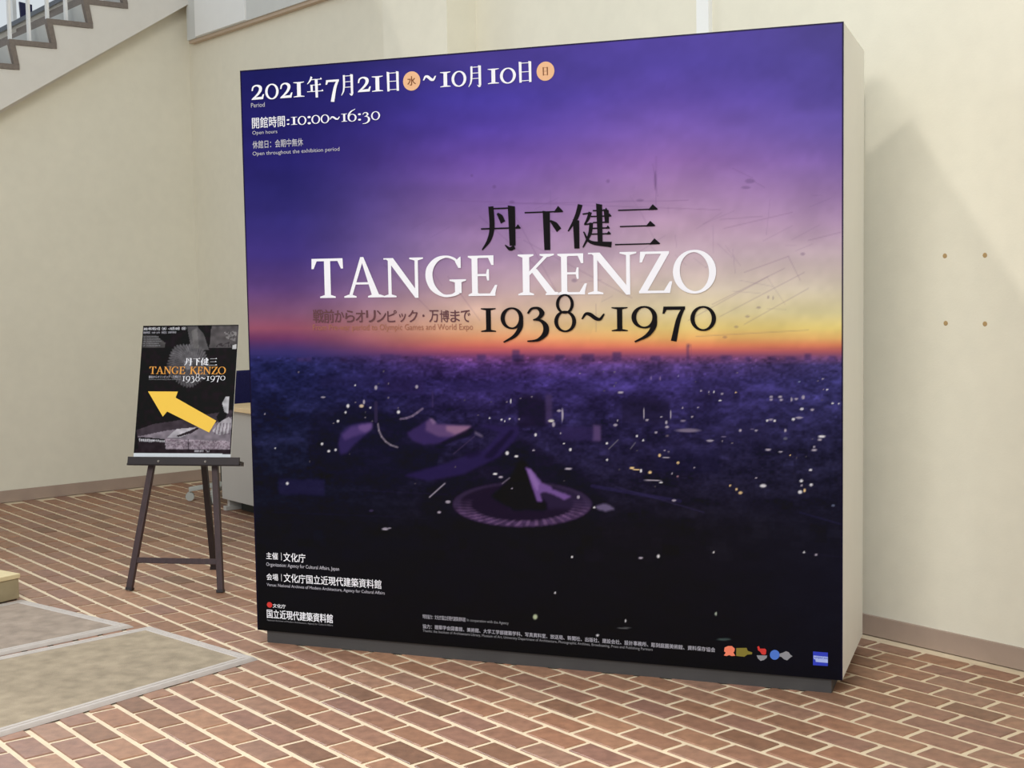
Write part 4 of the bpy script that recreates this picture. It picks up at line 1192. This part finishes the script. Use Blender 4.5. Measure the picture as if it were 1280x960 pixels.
put_text(BF, 'poster_subtitle', '戦前からオリンピック・万博まで', *cb(135, 330, 354, 370), M_TXT2, 0.01)
put_text(BF, 'poster_small_lettering', 'From Pre-war period to Olympic Games and World Expo', *cb(135, 330, 373, 383), M_TXT3)
put_text(BF, 'poster_date', '2021年7月21日（水）~10月10日（日）', *cb(110, 362, 68, 86), M_TXT, 0.02)
put_text(BF, 'poster_hours', '開館時間：10:00~16:30　休館日：会期中無休', *cb(109, 305, 92, 106), M_TXT2)
for k in range(5):
    put_text(BF, 'poster_small_lettering', '会場：文化庁国立近現代建築資料館', *cb(109 - k * 1.4, 200 + 8 * (k % 3), 120 + 13 * k, 128 + 13 * k), M_TXT3)
DEPTH[0] = 5
ar = [(130, 450), (312, 450), (298, 487), (545, 626), (502, 700), (245, 572), (218, 604)]
pts = [BF.uv(*CB(x, y)) for x, y in ar]
x_ = MB(); x_.prism([(u, -0.0026, v) for u, v in pts], (0, 0.0012, 0))
o = mesh_obj('arrow_sticker', x_.v, x_.f, M_YEL, board); fix_normals(o); o['label'] = 'yellow arrow sticker pointing up left'

# ------------------------------------------------------------------ floor mats
def mat_thing(quad, label, pile, border=0.055, h=0.012):
    c = sum(quad) / 4
    t = thing('floor_mat', c, label, 'mat', 0.0, 'entrance floor mats')
    n = len(quad)
    q = [p.copy() for p in quad]
    def inset(d):
        out = []
        for i in range(4):
            p, a, b = q[i], q[i - 1], q[(i + 1) % 4]
            da = (a - p) / np.linalg.norm(a - p); db = (b - p) / np.linalg.norm(b - p)
            out.append(p + (da + db) * d)
        return out
    rings = [(0.0, 0.0), (0.006, h * .5), (0.014, h), (border * .55, h), (border * .58, h * .8), (border * .66, h * .8), (border * .69, h), (border, h), (border + .004, h * .7)]
    v, f = [], []
    for d, z in rings:
        v += [p + Z * (z + 0.0008) for p in inset(d)]
    for k in range(len(rings) - 1):
        for i in range(4):
            j = (i + 1) % 4
            f.append((4 * k + i, 4 * k + j, 4 * k + 4 + j, 4 * k + 4 + i))
    e_ = MB(); e_.v = [tuple(map(float, p)) for p in v]; e_.f = f
    part(e_, 'rubber_edge', M_MATB, t)
    g_ = MB()
    g_.prism([p + Z * 0.0008 for p in inset(border + .001)], Z * h * .82)
    part(g_, 'pile', pile, t)
    return t
mat_thing(MA, 'grey-edged tan floor mat on the brick floor nearest the camera', M_MATF)
mat_thing(MBQ, 'tan floor mat with lilac-grey edge, behind the nearer mat', M_MATF2)

# low block at the left edge
P0 = np.array([-2.405, 6.455, 0.0])
bd = np.array([-0.59, -0.807, 0.0]); bn = np.array([-0.807, 0.59, 0.0])
t = thing('low_block', P0 + bd * .4, 'low beige block on the floor at the left edge behind the mats', 'block')
x_ = MB(); x_.box(P0 + Z * 0.006, bd * 0.9, bn * 0.16, Z * 0.100)
part(x_, 'block_body', M_BLOCK, t, 0.004)
x_ = MB(); x_.box(P0 - bd * .006 - bn * .006 + Z * 0.106, bd * 0.912, bn * 0.172, Z * 0.022)
tag(part(x_, 'block_top', M_BLOCKT, t, 0.003), 'beige top painted paler as if lit')
x_ = MB(); x_.box(P0 + bd * .01 + bn * .01, bd * 0.88, bn * 0.14, Z * 0.006)
part(x_, 'base', M_PLINTH, t)

# ------------------------------------------------------------------ desk behind the sign
D0 = np.array([-1.9444, 8.9636, 0.0])
desk = thing('reception_desk', D0 + A * 0.6 + B * 0.26, 'light grey desk with pale wooden top behind the sign', 'desk', PHI)
x_ = MB(); x_.box(D0 - A * 0.02 + Z * 0.079, A * 1.2, B * 0.02, Z * 0.60)
part(x_, 'modesty_panel', M_DESK, desk, 0.002)
x_ = MB(); x_.box(D0 + A * 0.06 + B * 0.10, A * 1.0, B * 0.30, Z * 0.06)  # dark box added where only shade lies beneath the desk
tag(part(x_, 'desk_shade_box', M_CHD, desk), 'dark box standing in for the shade under the desk')
x_ = MB(); x_.box(D0 + A * 0.02 - B * 0.035 + Z * 0.684, A * 1.2, B * 0.56, Z * 0.028)
tag(part(x_, 'desk_top', M_DTOP, desk, 0.003), 'pale wooden top')
for s in (-0.005, 1.14):
    x_ = MB(); x_.box(D0 + A * s + B * 0.03 + Z * 0.03, A * 0.03, B * 0.45, Z * 0.65)
    part(x_, 'side_panel', M_DESK, desk)
    x_ = MB(); x_.box(D0 + A * (s - 0.005) + B * 0.0, A * 0.04, B * 0.5, Z * 0.03)
    part(x_, 'foot', M_DESK, desk, 0.003)

# office chair behind the desk
CC = np.array([-2.04, 9.45, 0.0])
chair = thing('office_chair', CC, 'navy office chair with grey castor base behind the desk and easel', 'chair', PHI)
x_ = MB(); x_.box(CC - A * 0.21 - B * 0.21 + Z * 0.44, A * 0.40, B * 0.42, Z * 0.07)
part(x_, 'seat', M_NAVY, chair, 0.02)
x_ = MB(); x_.box(CC + A * 0.18 - B * 0.21 + Z * 0.53, A * 0.05, B * 0.42, Z * 0.385)
part(x_, 'backrest', M_NAVY, chair, 0.012)
x_ = MB(); x_.bar(CC + A * 0.15 + Z * 0.45, CC + A * 0.20 + Z * 0.60, 0.05, 0.02, B)
part(x_, 'back_bracket', M_CHD, chair)
x_ = MB(); x_.cyl(CC + Z * 0.10, CC + Z * 0.44, 0.026)
part(x_, 'column', M_CHD, chair)
for k in range(5):
    a_ = math.radians(190 + 72 * k)
    d_ = np.array([math.cos(a_), math.sin(a_), 0.0])
    x_ = MB(); x_.bar(CC + Z * 0.115, CC + d_ * 0.245 + Z * 0.078, 0.045, 0.03, np.cross(d_, Z))
    arm = part(x_, 'base_arm', M_CHG, chair, 0.004)
    s_ = np.cross(d_, Z)
    x_ = MB()
    x_.cyl(CC + d_ * 0.24 - s_ * 0.024 + Z * 0.03, CC + d_ * 0.24 - s_ * 0.006 + Z * 0.03, 0.030)
    x_.cyl(CC + d_ * 0.24 + s_ * 0.006 + Z * 0.03, CC + d_ * 0.24 + s_ * 0.024 + Z * 0.03, 0.030)
    x_.cyl(CC + d_ * 0.24 + Z * 0.03, CC + d_ * 0.24 + Z * 0.078, 0.007)
    part(x_, 'castor', M_CHG, arm)
bpy.context.view_layer.update()
